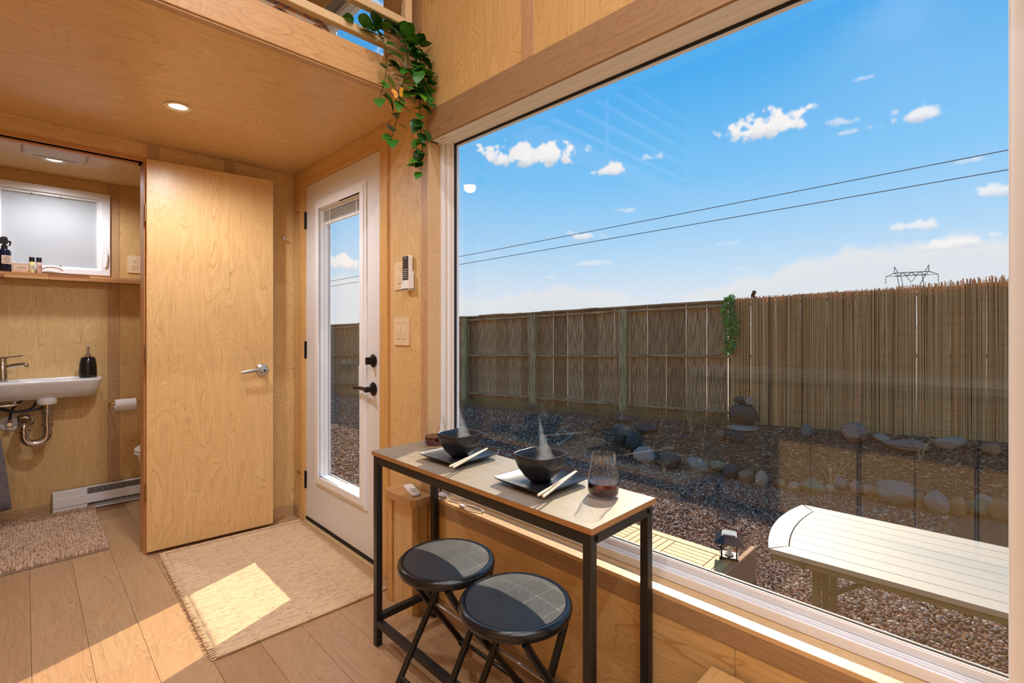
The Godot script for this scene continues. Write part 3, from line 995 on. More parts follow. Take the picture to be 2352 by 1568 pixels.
func build_loft():
	var c = thing("ceiling", "flat plywood ceiling under the sleeping loft", "ceiling", "", Vector3.ZERO, 0.0, "structure")
	part(c, "loft_deck", bx(-1.15, 1.2115, 2.147, 2.25, -4.226, -1.781), M.subfloor)
	part(c, "panel", bx(-1.15, 1.205, 2.14, 2.147, -2.648, -1.781, 0.0006), M.ply_x)
	part(c, "panel", bx(-1.15, 1.205, 2.14, 2.147, -3.15, -2.6495, 0.0006), M.ply_x_b)
	part(c, "panel", bx(-1.15, 1.205, 2.14, 2.147, -4.22, -3.25, 0.0006), M.ply_x)
	part(c, "fascia", bx(-1.15, 1.2045, 2.1435, 2.267, -1.778, -1.746, 0.0015), wood("fascia_x", Color8(224, 182, 126), 0, 0.4, {"across": 0.8, "along": 2.4}))
	part(c, "edge_strip", bx(-1.15, 1.2045, 2.136, 2.143, -1.781, -1.752, 0.001), M.strip_x)
	part(c, "loft_floor", bx(-1.15, 1.205, 2.25, 2.262, -4.22, -1.779), M.ply_x_b)
	var rl = thing("loft_railing", "cream square-tube guard rail along the loft edge", "railing", "", Vector3(0, 2.267, -1.766))
	for y in [0.065, 0.184, 0.305, 0.425, 0.545]:
		part(rl, "rail", bx(-1.13, 1.122, y - 0.016, y + 0.016, -0.016, 0.016, 0.002), M.cream_metal)
	for x in [1.139, 0.0, -1.13]:
		part(rl, "post", bx(x - 0.0165, x + 0.0165, 0.0, 0.6, -0.0165, 0.0165, 0.002), M.cream_metal)
	# the made-up bed
	var im := Image.create(256, 256, false, Image.FORMAT_RGB8)
	var pal := [Color8(206, 182, 150), Color8(52, 42, 40), Color8(150, 92, 48), Color8(226, 208, 180), Color8(112, 104, 110), Color8(178, 120, 66)]
	for y in 256:
		for x in 256:
			var row := y / 32
			var zig := absi(((x + row * 11) % 64) - 32)
			var k := (y % 32)
			var p := 0
			if row % 2 == 0: p = 1 if zig < k else (2 if zig < k + 7 else 0)
			else: p = 4 if (zig + k) % 16 < 6 else (3 if k < 20 else 5)
			var cc: Color = pal[p]
			im.set_pixel(x, y, cc.darkened(0.12 * ((x ^ y) % 3) / 2.0))
	var qm := mat("quilt", Color.WHITE, 0.95)
	qm.albedo_texture = ImageTexture.create_from_image(im)
	qm.uv1_triplanar = true
	qm.uv1_world_triplanar = true
	qm.uv1_scale = Vector3.ONE * 1.7
	var q := begin()
	var rings := []
	var cs := []
	for k in 12:
		var t := k / 11.0
		var a := PI * 0.5 * t
		var inset := 0.09 * (1.0 - cos(a))
		var ring := []
		for v in round_rect(1.95 - inset * 2.0, 1.9 - inset * 2.0, 0.12, 8):
			ring.append(Vector3(v.x - 0.06, 0.04 + 0.13 * t + 0.06 * sin(a) + 0.006 * sin(v.x * 21.0) * cos(v.y * 17.0), v.y))
		rings.append(ring)
		cs.append(Vector3(-0.06, 0.0, 0))
	skin(q, rings, cs)
	disc(q, rings[11], Vector3.UP)
	var bed = thing("loft_bed", "loft mattress under a brown, black and cream geometric quilt", "bed", "", Vector3(0, 2.262, -2.81))
	part(bed, "quilt", end(q), qm)
	part(bed, "mattress", bx(-1.0, 0.86, 0.001, 0.1, -0.88, 0.88, 0.04), mat("sheet_white", Color8(220, 214, 204), 0.9))
	build_plant()

func build_plant():
	# artificial vine: several stems spilling over the loft edge, every leaf its own part
	var v = thing("hanging_vine", "trailing green vine spilling over the loft edge beside the window", "plant", "", Vector3(1.05, 2.267, -1.73))
	var stem_m := mat("vine_stem", Color8(66, 84, 30), 0.7)
	var greens := []
	for k in 5:
		var g := mat("leaf_%d" % k, [Color8(44, 104, 28), Color8(58, 126, 32), Color8(34, 88, 26), Color8(112, 166, 42), Color8(72, 140, 44)][k], 0.42)
		g.backlight_enabled = true
		g.backlight = Color(0.16, 0.28, 0.04)
		g.albedo_texture = M.blotch
		g.uv1_triplanar = true
		g.uv1_scale = Vector3.ONE * 14.0
		greens.append(g)
	var shapes := []
	for k in 5:
		shapes.append(leaf_mesh(0.060 + 0.008 * k, 0.040 + 0.006 * k, 0.25 + 0.12 * k, 0.12 + 0.06 * (k % 3)))
	var r := RandomNumberGenerator.new()
	r.seed = 19
	# relative to the base: x to the window, y up, z into the room
	var stems := [
		[Vector3(-0.20, 0.06, -0.06), Vector3(-0.12, 0.07, -0.02), Vector3(-0.06, 0.03, 0.03), Vector3(-0.06, -0.1, 0.05), Vector3(-0.09, -0.22, 0.05)],
		[Vector3(-0.05, 0.12, -0.04), Vector3(0.03, 0.07, 0.02), Vector3(0.04, -0.02, 0.05), Vector3(0.01, -0.14, 0.05), Vector3(-0.01, -0.26, 0.05), Vector3(-0.04, -0.36, 0.05)],
		[Vector3(0.04, 0.14, -0.04), Vector3(0.09, 0.07, 0.02), Vector3(0.105, -0.03, 0.05), Vector3(0.095, -0.16, 0.05), Vector3(0.1, -0.28, 0.05), Vector3(0.11, -0.38, 0.05), Vector3(0.10, -0.455, 0.05)],
		[Vector3(0.02, 0.13, -0.05), Vector3(0.1, 0.1, 0.0), Vector3(0.13, 0.02, 0.05), Vector3(0.135, -0.08, 0.06), Vector3(0.13, -0.17, 0.055)],
		[Vector3(-0.1, 0.09, -0.04), Vector3(0.0, 0.11, 0.0), Vector3(0.07, 0.02, 0.05), Vector3(0.075, -0.08, 0.06), Vector3(0.06, -0.15, 0.06)]]
	for st in stems:
		var pts := curve(st, 6)
		var s := begin()
		tube(s, pts, 0.0026, 6, 0.0014)
		var sm = part(v, "stem", end(s), stem_m)
		var n := int(pts.size() * 1.0)
		for k in n:
			var f := (k + r.randf() * 0.6) / n * (pts.size() - 1)
			var i := int(f)
			var p: Vector3 = pts[i].lerp(pts[mini(i + 1, pts.size() - 1)], f - i)
			var a := r.randf_range(-0.4, 2.9)
			var out := Vector3(cos(a), r.randf_range(-0.9, 0.25), absf(sin(a)) * 0.8).normalized()
			if p.x + 1.05 + out.x * 0.07 > 1.195: out.x = -absf(out.x) * 0.6
			if p.y > 0.0 and p.z < 0.02: out.y = absf(out.y) * 0.6
			out = out.normalized()
			var side := out.cross(Vector3(r.randf() * 0.8 - 0.4, 1, r.randf() * 0.8 + 0.1)).normalized()
			var up := side.cross(out).normalized()
			var sc := r.randf_range(0.7, 1.02)
			var lf := MeshInstance3D.new()
			lf.name = "leaf"
			lf.mesh = shapes[r.randi_range(0, 4)]
			lf.material_override = greens[[0, 0, 1, 1, 2, 2, 3, 4][r.randi_range(0, 7)]]
			lf.transform = Transform3D(Basis(out, up, side).orthonormalized().scaled(Vector3.ONE * sc), p + out * 0.006)
			sm.add_child(lf, true)
	var pot = thing("butterfly", "small yellow butterfly ornament among the vine leaves", "ornament", "", Vector3(1.03, 2.085, -1.655))
	var ym := mat("butterfly_yellow", Color8(224, 158, 32), 0.6)
	for sg in [-1.0, 1.0]:
		var w := begin()
		var poly := PackedVector2Array([Vector2(0.0, -0.004), Vector2(0.012, -0.016), Vector2(0.02, -0.006), Vector2(0.017, 0.002), Vector2(0.026, 0.016), Vector2(0.018, 0.024), Vector2(0.004, 0.012)])
		var mirrored := PackedVector2Array()
		for p in poly: mirrored.append(Vector2(p.x * sg, p.y))
		prism(w, mirrored, -0.0008, 0.0008)
		part(pot, "wing", end(w), ym, Vector3.ZERO, Vector3(0, -45 - 18 * sg, 12))
	var bd := begin()
	tube(bd, [Vector3(0, -0.016, 0.001), Vector3(0, 0.0, 0.002), Vector3(0, 0.016, 0.001)], 0.0028, 8)
	part(pot, "body", end(bd), M.black_plastic)

# ------------------------------------------------------------------ bathroom
func build_bathroom():
	var f: SurfaceTool
	var face := Basis(Vector3(1, 0, 0), PI / 2)
	var side := Basis(Vector3(0, 0, 1), -PI / 2)
	# shelf under the window: butcher-block staves glued end to end
	var sh = thing("wall_shelf", "narrow wooden shelf of glued staves under the bathroom window", "shelf", "", Vector3(0, 1.472, -4.218))
	var x := -1.1
	var k0 := 0
	for len_ in [0.42, 0.36, 0.235, 0.19, 0.19, 0.33, 0.385]:
		for row in 2:
			part(sh, "stave", bx(x + 0.0003, minf(x + len_, 1.2) - 0.0003, 0.0002 + 0.0175 * row, 0.0173 + 0.0175 * row, 0.0, 0.10, 0.0006), wood("stave_%d" % ((k0 + row * 2) % 4), [Color8(206, 150, 98), Color8(196, 138, 86), Color8(164, 108, 68), Color8(212, 162, 110)][(k0 + row * 2) % 4], 0, 0.45, {"across": 0.2, "along": 1.0}))
		x += len_
		k0 += 1
	# toiletries
	var sp = thing("spray_bottle", "dark navy spray bottle with black trigger head on the bathroom shelf", "bottle", "", Vector3(-0.084, 1.508, -4.165))
	f = begin()
	lathe(f, [Vector2(0, 0), Vector2(0.027, 0), Vector2(0.029, 0.003), Vector2(0.029, 0.118), Vector2(0.024, 0.13), Vector2(0.012, 0.134), Vector2(0.011, 0.14), Vector2(0, 0.14)], 28)
	part(sp, "body", end(f), mat("navy_glass", Color8(18, 26, 44), 0.15))
	f = begin()
	lathe(f, [Vector2(0, 0.134), Vector2(0.014, 0.134), Vector2(0.014, 0.155), Vector2(0.008, 0.158), Vector2(0.008, 0.166), Vector2(0, 0.166)], 20)
	prism(f, PackedVector2Array([Vector2(-0.016, 0.164), Vector2(0.012, 0.164), Vector2(0.016, 0.176), Vector2(0.014, 0.2), Vector2(0.004, 0.208), Vector2(-0.014, 0.204), Vector2(-0.022, 0.186), Vector2(-0.02, 0.17)]), -0.009, 0.009)
	prism(f, PackedVector2Array([Vector2(0.014, 0.186), Vector2(0.028, 0.184), Vector2(0.03, 0.17), Vector2(0.022, 0.152), Vector2(0.017, 0.154), Vector2(0.021, 0.172), Vector2(0.014, 0.176)]), -0.004, 0.004)
	part(sp, "trigger_head", end(f), M.black_plastic)
	label_band(sp, 0.0294, 0.045, 0.095, -0.9, 0.9, Color8(214, 184, 160), 5)
	var sb = thing("soap_box", "small kraft-paper soap carton lying behind the mini bottles", "box", "", Vector3(-0.012, 1.508, -4.165))
	part(sb, "carton", bx(-0.042, 0.042, 0, 0.055, -0.014, 0.014, 0.001), mat("kraft", Color8(196, 160, 130), 0.8))
	part(sb, "label_frame", bx(-0.034, 0.034, 0.012, 0.046, 0.014, 0.0145), mat("kraft_light", Color8(214, 182, 154), 0.8))
	for k in 3:
		part(sb, "printed_line", bx(-0.022 + 0.003 * k, 0.022 - 0.003 * k, 0.022 + 0.006 * k, 0.0235 + 0.006 * k, 0.0145, 0.0148), mat("print_dark", Color8(70, 52, 44), 0.8))
	for k in 2:
		var mb = thing("mini_bottle", ["mini bottle of pale yellow lotion with black cap next to the carton", "mini bottle of pinkish lotion with black cap at the end of the shelf row"][k], "bottle", "bathroom mini bottles", Vector3(0.032 + 0.031 * k, 1.508, -4.15))
		f = begin()
		lathe(f, [Vector2(0, 0), Vector2(0.0125, 0), Vector2(0.0135, 0.002), Vector2(0.0135, 0.064), Vector2(0.011, 0.069), Vector2(0, 0.07)], 22)
		part(mb, "body", end(f), mat("lotion_%d" % k, [Color8(226, 214, 150), Color8(208, 174, 156)][k], 0.25))
		f = begin()
		lathe(f, [Vector2(0, 0.068), Vector2(0.0125, 0.068), Vector2(0.0125, 0.094), Vector2(0.0115, 0.096), Vector2(0, 0.096)], 22)
		part(mb, "cap", end(f), M.black_plastic)
		label_band(mb, 0.0138, 0.018, 0.05, -1.2, 1.2, [Color8(220, 205, 170), Color8(206, 164, 148)][k], 4)
	# sink
	var sk = thing("sink", "white ceramic wall-hung trough sink in the bathroom", "sink", "", Vector3(-0.2, 0.75, -4.218))
	f = begin()
	var rings := []
	var cs := []
	for p in [[0.0, 1.02, 0.17], [0.004, 1.04, 0.18], [0.05, 1.065, 0.215], [0.095, 1.09, 0.245], [0.108, 1.10, 0.25], [0.112, 1.092, 0.246]]:
		rings.append(sink_ring(p[1], p[2], p[0]))
		cs.append(Vector3(0, p[0], 0.1))
	skin(f, rings, cs)
	disc(f, rings[0], Vector3.DOWN)
	var rim := []
	for p in [[0.112, 1.092, 0.246], [0.112, 1.06, 0.232], [0.104, 1.045, 0.222], [0.06, 0.98, 0.2], [0.05, 0.9, 0.17]]:
		rim.append(sink_ring(p[1], p[2], p[0], 0.0 if p[1] > 1.07 else 0.014))
	group(f)
	for i in rim.size() - 1:
		for k in rim[i].size():
			var k2: int = (k + 1) % rim[i].size()
			var mid: Vector3 = (rim[i][k] + rim[i][k2]) * 0.5
			quad(f, rim[i][k], rim[i][k2], rim[i + 1][k2], rim[i + 1][k], Vector3(0, 0.25, 0.11) - mid if i > 0 else Vector3.UP)
	disc(f, rim[4], Vector3.UP)
	part(sk, "basin", end(f), M.ceramic)
	f = begin()
	lathe(f, [Vector2(0, -0.035), Vector2(0.043, -0.035), Vector2(0.046, -0.03), Vector2(0.05, 0.004), Vector2(0, 0.004)], 28, Vector3(0.297, 0, 0.14))
	part(sk, "drain_collar", end(f), M.ceramic)
	# faucet
	var fa = thing("faucet", "chrome single-lever faucet on the bathroom sink", "faucet", "", Vector3(-0.09, 0.862, -4.10))
	f = begin()
	lathe(f, [Vector2(0, 0), Vector2(0.026, 0), Vector2(0.026, 0.004), Vector2(0.021, 0.006), Vector2(0.021, 0.1), Vector2(0.019, 0.103), Vector2(0.019, 0.135), Vector2(0, 0.137)], 26)
	part(fa, "body", end(f), M.chrome)
	f = begin()
	tube(f, curve([Vector3(0.0, 0.078, 0.0), Vector3(0.04, 0.092, 0.012), Vector3(0.085, 0.098, 0.026), Vector3(0.098, 0.094, 0.03), Vector3(0.099, 0.082, 0.03)]), 0.0125, 12, 0.010)
	part(fa, "spout", end(f), M.chrome)
	f = begin()
	tube(f, curve([Vector3(-0.01, 0.138, 0), Vector3(0.03, 0.142, 0.008), Vector3(0.082, 0.148, 0.022)]), 0.006, 8, 0.004)
	part(fa, "lever", end(f), M.chrome)
	# soap dispenser
	var so = thing("soap_dispenser", "black ceramic soap dispenser with metal pump on the sink rim", "dispenser", "", Vector3(0.285, 0.862, -4.085))
	f = begin()
	lathe(f, [Vector2(0, 0), Vector2(0.041, 0), Vector2(0.044, 0.004), Vector2(0.045, 0.02), Vector2(0.042, 0.085), Vector2(0.036, 0.12), Vector2(0.03, 0.129), Vector2(0.018, 0.132), Vector2(0, 0.132)], 32)
	part(so, "body", end(f), mat("black_glaze", Color8(24, 23, 24), 0.15))
	f = begin()
	lathe(f, [Vector2(0, 0.129), Vector2(0.014, 0.129), Vector2(0.014, 0.146), Vector2(0.008, 0.148), Vector2(0.006, 0.18), Vector2(0.0085, 0.182), Vector2(0.0085, 0.193), Vector2(0, 0.195)], 20)
	tube(f, [Vector3(0, 0.187, 0), Vector3(-0.004, 0.187, 0.035)], 0.0045, 8, 0.003)
	part(so, "pump", end(f), M.nickel)
	# drain trap and supply
	var tr = thing("drain_trap", "chrome curved drain trap under the bathroom sink", "pipe", "", Vector3(0.098, 0.0, -4.076))
	f = begin()
	tube(f, [Vector3(0, 0.715, 0), Vector3(0, 0.585, 0)], 0.021, 18)
	part(tr, "tailpiece", end(f), M.chrome)
	f = begin()
	lathe(f, [Vector2(0.021, 0.655), Vector2(0.026, 0.657), Vector2(0.026, 0.685), Vector2(0.021, 0.687)], 18)
	part(tr, "collar", end(f), M.nickel)
	f = begin()
	var u := [Vector3(0, 0.595, 0), Vector3(0, 0.54, 0)]
	for k in range(1, 10):
		var a := PI * k / 9.0
		u.append(Vector3(-0.05 + 0.05 * cos(a), 0.535 - 0.05 * sin(a), 0.0))
	u.append(Vector3(-0.1, 0.555, 0.0))
	u.append(Vector3(-0.1, 0.575, -0.004))
	for k in range(1, 6):
		var a2 := PI * 0.5 * k / 5.0
		u.append(Vector3(-0.1, 0.575 + 0.03 * sin(a2), -0.03 + 0.03 * cos(a2)))
	u.append(Vector3(-0.1, 0.605, -0.135))
	tube(f, u, 0.022, 16)
	part(tr, "trap", end(f), M.chrome)
	f = begin()
	lathe(f, [Vector2(0.02, 0.0), Vector2(0.03, 0.001), Vector2(0.03, 0.016), Vector2(0.02, 0.017)], 18, Vector3(0, 0.582, 0))
	lathe(f, [Vector2(0.02, 0.0), Vector2(0.03, 0.001), Vector2(0.03, 0.016), Vector2(0.02, 0.017)], 18, Vector3(-0.1, 0.553, 0))
	part(tr, "slip_nut", end(f), M.chrome)
	f = begin()
	lathe(f, [Vector2(0.02, 0.012), Vector2(0.03, 0.01), Vector2(0.046, 0.003), Vector2(0.048, 0)], 26, Vector3(-0.1, 0.605, -0.1415), face)
	part(tr, "wall_flange", end(f), M.chrome)
	var va = thing("supply_valve", "round white-faced shutoff valve with dark braided hoses under the sink", "valve", "", Vector3(-0.062, 0.6, -4.2175))
	f = begin()
	lathe(f, [Vector2(0, 0.0), Vector2(0.044, 0.0), Vector2(0.046, 0.004), Vector2(0.036, 0.01), Vector2(0, 0.011)], 28, Vector3.ZERO, face)
	part(va, "escutcheon", end(f), M.ceramic)
	f = begin()
	tube(f, [Vector3(0, 0, 0.01), Vector3(0, 0, 0.055)], 0.011, 12)
	tube(f, [Vector3(0, -0.016, 0.045), Vector3(0, 0.03, 0.045)], 0.009, 12)
	box(f, Vector3(0, -0.022, 0.045), Vector3(0.03, 0.012, 0.014), 0.003)
	part(va, "valve_body", end(f), M.chrome)
	var hose := mat("braided_hose", Color8(52, 52, 54), 0.5, 0.3)
	for pts in [[Vector3(0, 0.03, 0.05), Vector3(0.015, 0.1, 0.09), Vector3(0.075, 0.16, 0.1), Vector3(0.115, 0.14, 0.09), Vector3(0.085, 0.085, 0.08), Vector3(0.0, 0.085, 0.09), Vector3(-0.06, 0.15, 0.08), Vector3(-0.04, 0.18, 0.1)], [Vector3(-0.08, 0.12, 0.07), Vector3(0.02, 0.078, 0.1), Vector3(0.13, 0.088, 0.11), Vector3(0.18, 0.13, 0.1), Vector3(0.14, 0.165, 0.1), Vector3(0.06, 0.158, 0.09), Vector3(-0.02, 0.15, 0.08)]]:
		f = begin()
		tube(f, curve(pts, 8), 0.0065, 8)
		part(va, "hose", end(f), hose)
	# toilet paper
	var tp = thing("toilet_paper_holder", "brass wall bar holding the toilet paper", "holder", "", Vector3(0.42, 0.675, -4.218))
	f = begin()
	tube(f, curve([Vector3(-0.022, 0.0, 0.001), Vector3(-0.022, 0.0, 0.075), Vector3(-0.012, 0.0, 0.085), Vector3(0.14, 0.0, 0.085)], 4), 0.006, 10)
	part(tp, "bar", end(f), mat("brushed_brass", Color8(206, 160, 84), 0.3, 0.8))
	f = begin()
	for p in [[[Vector2(0.02, -0.055), Vector2(0.037, -0.055), Vector2(0.038, -0.053), Vector2(0.038, 0.053), Vector2(0.037, 0.055), Vector2(0.02, 0.055), Vector2(0.019, 0.053), Vector2(0.019, -0.053), Vector2(0.02, -0.055)]]]:
		lathe(f, p[0], 30, Vector3.ZERO, side)
	solid("toilet_paper_roll", end(f), mat("tissue", Color8(240, 238, 236), 0.9), "white toilet paper roll on the brass bar", "toilet paper", "", Vector3(0.478, 0.663, -4.133))
	outlet_plate(Vector3(0.536, 1.612, -4.2185))
	# toilet, mostly hidden by the door
	var to = thing("toilet", "white toilet half hidden behind the bathroom door frame", "toilet", "", Vector3(1.2, 0, -3.75))
	f = begin()
	rings = []
	cs = []
	for p in [[0.0, 0.30, 0.12, -0.40], [0.03, 0.29, 0.115, -0.40], [0.16, 0.29, 0.13, -0.40], [0.28, 0.33, 0.165, -0.41], [0.37, 0.36, 0.185, -0.42], [0.40, 0.365, 0.188, -0.42]]:
		var ring := []
		for k in 28:
			var a := TAU * k / 28
			ring.append(Vector3(p[3] + p[1] * 0.8 * cos(a), p[0], p[2] * sin(a)))
		rings.append(ring)
		cs.append(Vector3(p[3], p[0], 0))
	skin(f, rings, cs)
	disc(f, rings[5], Vector3.UP)
	part(to, "bowl", end(f), M.ceramic)
	for e in [["seat", 0.402, 0.418], ["lid", 0.421, 0.438]]:
		f = begin()
		var a0 := []
		var a1 := []
		var a2 := []
		for k in 28:
			var a := TAU * k / 28
			a0.append(Vector3(-0.42 + 0.305 * cos(a), e[1], 0.192 * sin(a)))
			a1.append(Vector3(-0.42 + 0.305 * cos(a), e[2] - 0.006, 0.192 * sin(a)))
			a2.append(Vector3(-0.42 + 0.295 * cos(a), e[2], 0.184 * sin(a)))
		skin(f, [a0, a1, a2], [Vector3(-0.42, 0.4, 0), Vector3(-0.42, 0.4, 0), Vector3(-0.42, 0.4, 0)])
		disc(f, a0, Vector3.DOWN)
		disc(f, a2, Vector3.UP)
		part(to, e[0], end(f), M.ceramic)
	part(to, "tank", bx(-0.19, -0.004, 0.38, 0.74, -0.2, 0.2, 0.02), M.ceramic)
	part(to, "tank_lid", bx(-0.2, -0.002, 0.741, 0.77, -0.21, 0.21, 0.008), M.ceramic)
	# electric baseboard heater
	var he = thing("baseboard_heater", "white electric baseboard heater on the bathroom wall", "heater", "", Vector3(0.128, 0.0, -4.206))
	part(he, "back_plate", bx(0.0, 1.02, 0.005, 0.146, 0.0, 0.012, 0.002), M.white_vinyl)
	f = begin()
	add_bx(f, 0.0, 1.02, 0.046, 0.104, 0.045, 0.05, 0.002)
	add_bx(f, 0.0, 1.02, 0.138, 0.146, 0.0, 0.034, 0.003)
	add_bx(f, 0.0, 1.02, 0.006, 0.014, 0.0, 0.047, 0.002)
	part(he, "front_panel", end(f), M.white_vinyl)
	f = begin()
	add_bx(f, 0.0, 0.16, 0.006, 0.144, 0.012, 0.0455, 0.003)
	add_bx(f, -0.004, 0.001, 0.004, 0.147, 0.0, 0.05, 0.002)
	part(he, "end_cap", end(f), M.white_vinyl)
	f = begin()
	add_bx(f, 0.16, 1.02, 0.105, 0.137, 0.013, 0.03)
	add_bx(f, 0.16, 1.02, 0.03, 0.045, 0.013, 0.034)
	part(he, "grille", end(f), mat("heater_grille", Color8(128, 124, 120), 0.5, 0.3))
	f = begin()
	for k in 26:
		add_bx(f, 0.18 + 0.032 * k, 0.192 + 0.032 * k, 0.116, 0.121, 0.0295, 0.0308)
		add_bx(f, 0.18 + 0.032 * k, 0.192 + 0.032 * k, 0.036, 0.041, 0.0335, 0.0348)
	var fins = part(he, "vent_slots", end(f), mat("heater_slot", Color8(36, 34, 33), 0.6))
	fins.set_meta("kind", "stuff")
	f = begin()
	lathe(f, [Vector2(0, 0), Vector2(0.004, 0), Vector2(0.003, 0.003), Vector2(0, 0.004)], 12, Vector3(0.24, 0.122, 0.039), face)
	part(he, "screw", end(f), M.chrome)
	# fan grille
	var fan = thing("exhaust_fan", "square white exhaust fan cover on the bathroom ceiling", "fan", "", Vector3(0.122, 2.14, -3.61))
	f = begin()
	rings = []
	cs = []
	for p in [[0.0, 0.27], [-0.008, 0.27], [-0.018, 0.25], [-0.02, 0.235]]:
		var ring2 := []
		for v in round_rect(p[1], p[1] + 0.06, 0.02, 5): ring2.append(Vector3(v.x, p[0], v.y))
		rings.append(ring2)
		cs.append(Vector3(0, -0.005, 0))
	skin(f, rings, cs)
	disc(f, rings[3], Vector3.DOWN)
	part(fan, "cover", end(f), mat("fan_white", Color8(206, 196, 188), 0.5))
	for e in [[-0.09, 0.09, -0.118, -0.112], [-0.09, 0.09, 0.112, 0.118]]:
		part(fan, "air_slot", bx(e[0], e[1], -0.0212, -0.0195, e[2], e[3]), mat("slot_dark", Color8(90, 82, 76), 0.7))
	# towel over a bar on the sink front
	var tb = thing("towel_bar", "chrome towel bar beneath the sink front", "towel bar", "", Vector3(-0.2, 0.742, -3.95))
	f = begin()
	tube(f, curve([Vector3(-0.2, 0.02, -0.06), Vector3(-0.2, 0.0, 0.0), Vector3(-0.19, -0.004, 0.012), Vector3(0.15, -0.004, 0.012), Vector3(0.16, 0.0, 0.0), Vector3(0.16, 0.02, -0.06)], 4), 0.006, 10)
	part(tb, "bar", end(f), M.chrome)
	f = begin()
	var front := []
	for i in 22:
		var t := i / 21.0
		var row := []
		for j in 15:
			var w := j / 14.0
			var wave := 0.012 * sin(w * 17.0 + 1.0) * t + 0.006 * sin(w * 31.0)
			row.append(Vector3(lerpf(-0.19, 0.05 + 0.10 * t, w), 0.012 - 0.60 * t * t - 0.0 if t > 0.04 else 0.012, 0.022 + wave + 0.01 * t))
		front.append(row)
	group(f)
	for i in 21:
		for j in 14:
			quad(f, front[i][j], front[i][j + 1], front[i + 1][j + 1], front[i + 1][j], Vector3(0, 0, 1))
			quad(f, front[i][j] - Vector3(0, 0, 0.012), front[i][j + 1] - Vector3(0, 0, 0.012), front[i + 1][j + 1] - Vector3(0, 0, 0.012), front[i + 1][j] - Vector3(0, 0, 0.012), Vector3(0, 0, -1))
		for j in [0, 14]:
			quad(f, front[i][j], front[i + 1][j], front[i + 1][j] - Vector3(0, 0, 0.012), front[i][j] - Vector3(0, 0, 0.012), Vector3(1 if j else -1, 0, 0))
	for j in 14:
		quad(f, front[21][j], front[21][j + 1], front[21][j + 1] - Vector3(0, 0, 0.012), front[21][j] - Vector3(0, 0, 0.012), Vector3.DOWN)
	solid("towel", end(f), rough_mat("grey_towel", Color8(130, 122, 122), "blotch", 8.0, 0.95, 0.15, "leather"), "grey waffle towel hanging below the sink", "towel", "", Vector3(-0.2, 0.742, -3.95))
	# chenille bath mat
	var bm = thing("bath_mat", "beige shaggy chenille bath mat in the bathroom doorway", "mat", "", Vector3(0, 0, 0))
	part(bm, "backing", bx(-0.52, 0.316, 0.0005, 0.008, -4.17, -3.342, 0.002), mat("mat_back", Color8(150, 128, 108), 0.95))
	var r := RandomNumberGenerator.new()
	r.seed = 8
	f = begin()
	var cap := [Vector2(0.0075, 0.0), Vector2(0.009, 0.008), Vector2(0.008, 0.015), Vector2(0.004, 0.019), Vector2(0, 0.02)]
	lathe(f, cap, 8)
	var tuft := end(f)
	var places := []
	var cols := []
	var z := -4.165
	while z < -3.345:
		x = -0.515
		while x < 0.312:
			var b := Basis(Vector3(r.randf() - 0.5, 0, r.randf() - 0.5).normalized(), r.randf() * 0.6).scaled(Vector3(0.9, 0.8 + r.randf() * 0.5, 0.9 + r.randf() * 0.3))
			places.append(Transform3D(b, Vector3(x + r.randf() * 0.006, 0.006, z + r.randf() * 0.005)))
			cols.append(Color8(204, 172, 142).srgb_to_linear().lerp(Color8(168, 134, 108).srgb_to_linear(), r.randf()))
			x += 0.0135
		z += 0.0125
	var tm := mat("chenille", Color.WHITE, 0.95)
	tm.vertex_color_use_as_albedo = true
	scatter(bm, "pile", tuft, tm, places, cols)

func sink_ring(w: float, dep: float, y: float, inset := 0.0) -> Array:
	var ring := []
	for v in round_rect(w, dep - inset, 0.05, 6):
		ring.append(Vector3(v.x, y, (dep - inset) * 0.5 + v.y + inset))
	return ring

func label_band(parent, rad: float, y0: float, y1: float, a0: float, a1: float, color: Color, lines: int):
	var s := begin()
	group(s)
	for k in 12:
		var t0 := PI * 0.5 + lerpf(a0, a1, k / 12.0) - 0.5
		var t1 := PI * 0.5 + lerpf(a0, a1, (k + 1) / 12.0) - 0.5
		var p := Vector3(cos(t0), 0, sin(t0)) * rad
		var q := Vector3(cos(t1), 0, sin(t1)) * rad
		quad(s, p + Vector3(0, y0, 0), q + Vector3(0, y0, 0), q + Vector3(0, y1, 0), p + Vector3(0, y1, 0), p)
	var band = part(parent, "paper_label", end(s), mat("paper_%s" % color.to_html(), color, 0.7))
	for n in lines:
		var g := begin()
		group(g)
		var y := lerpf(y1, y0, (n + 1.0) / (lines + 1.0))
		var cut := 0.55 + 0.3 * ((n * 7) % 3) / 2.0
		for k in 8:
			var t0 := PI * 0.5 - 0.5 + lerpf(a0 * cut, a1 * cut, k / 8.0) * 0.8
			var t1 := PI * 0.5 - 0.5 + lerpf(a0 * cut, a1 * cut, (k + 1) / 8.0) * 0.8
			var p := Vector3(cos(t0), 0, sin(t0)) * (rad + 0.0003)
			var q := Vector3(cos(t1), 0, sin(t1)) * (rad + 0.0003)
			var hh := (y1 - y0) * 0.03
			quad(g, p + Vector3(0, y - hh, 0), q + Vector3(0, y - hh, 0), q + Vector3(0, y + hh, 0), p + Vector3(0, y + hh, 0), p)
		part(band, "printed_line", end(g), mat("print_dark", Color8(70, 52, 44), 0.8))

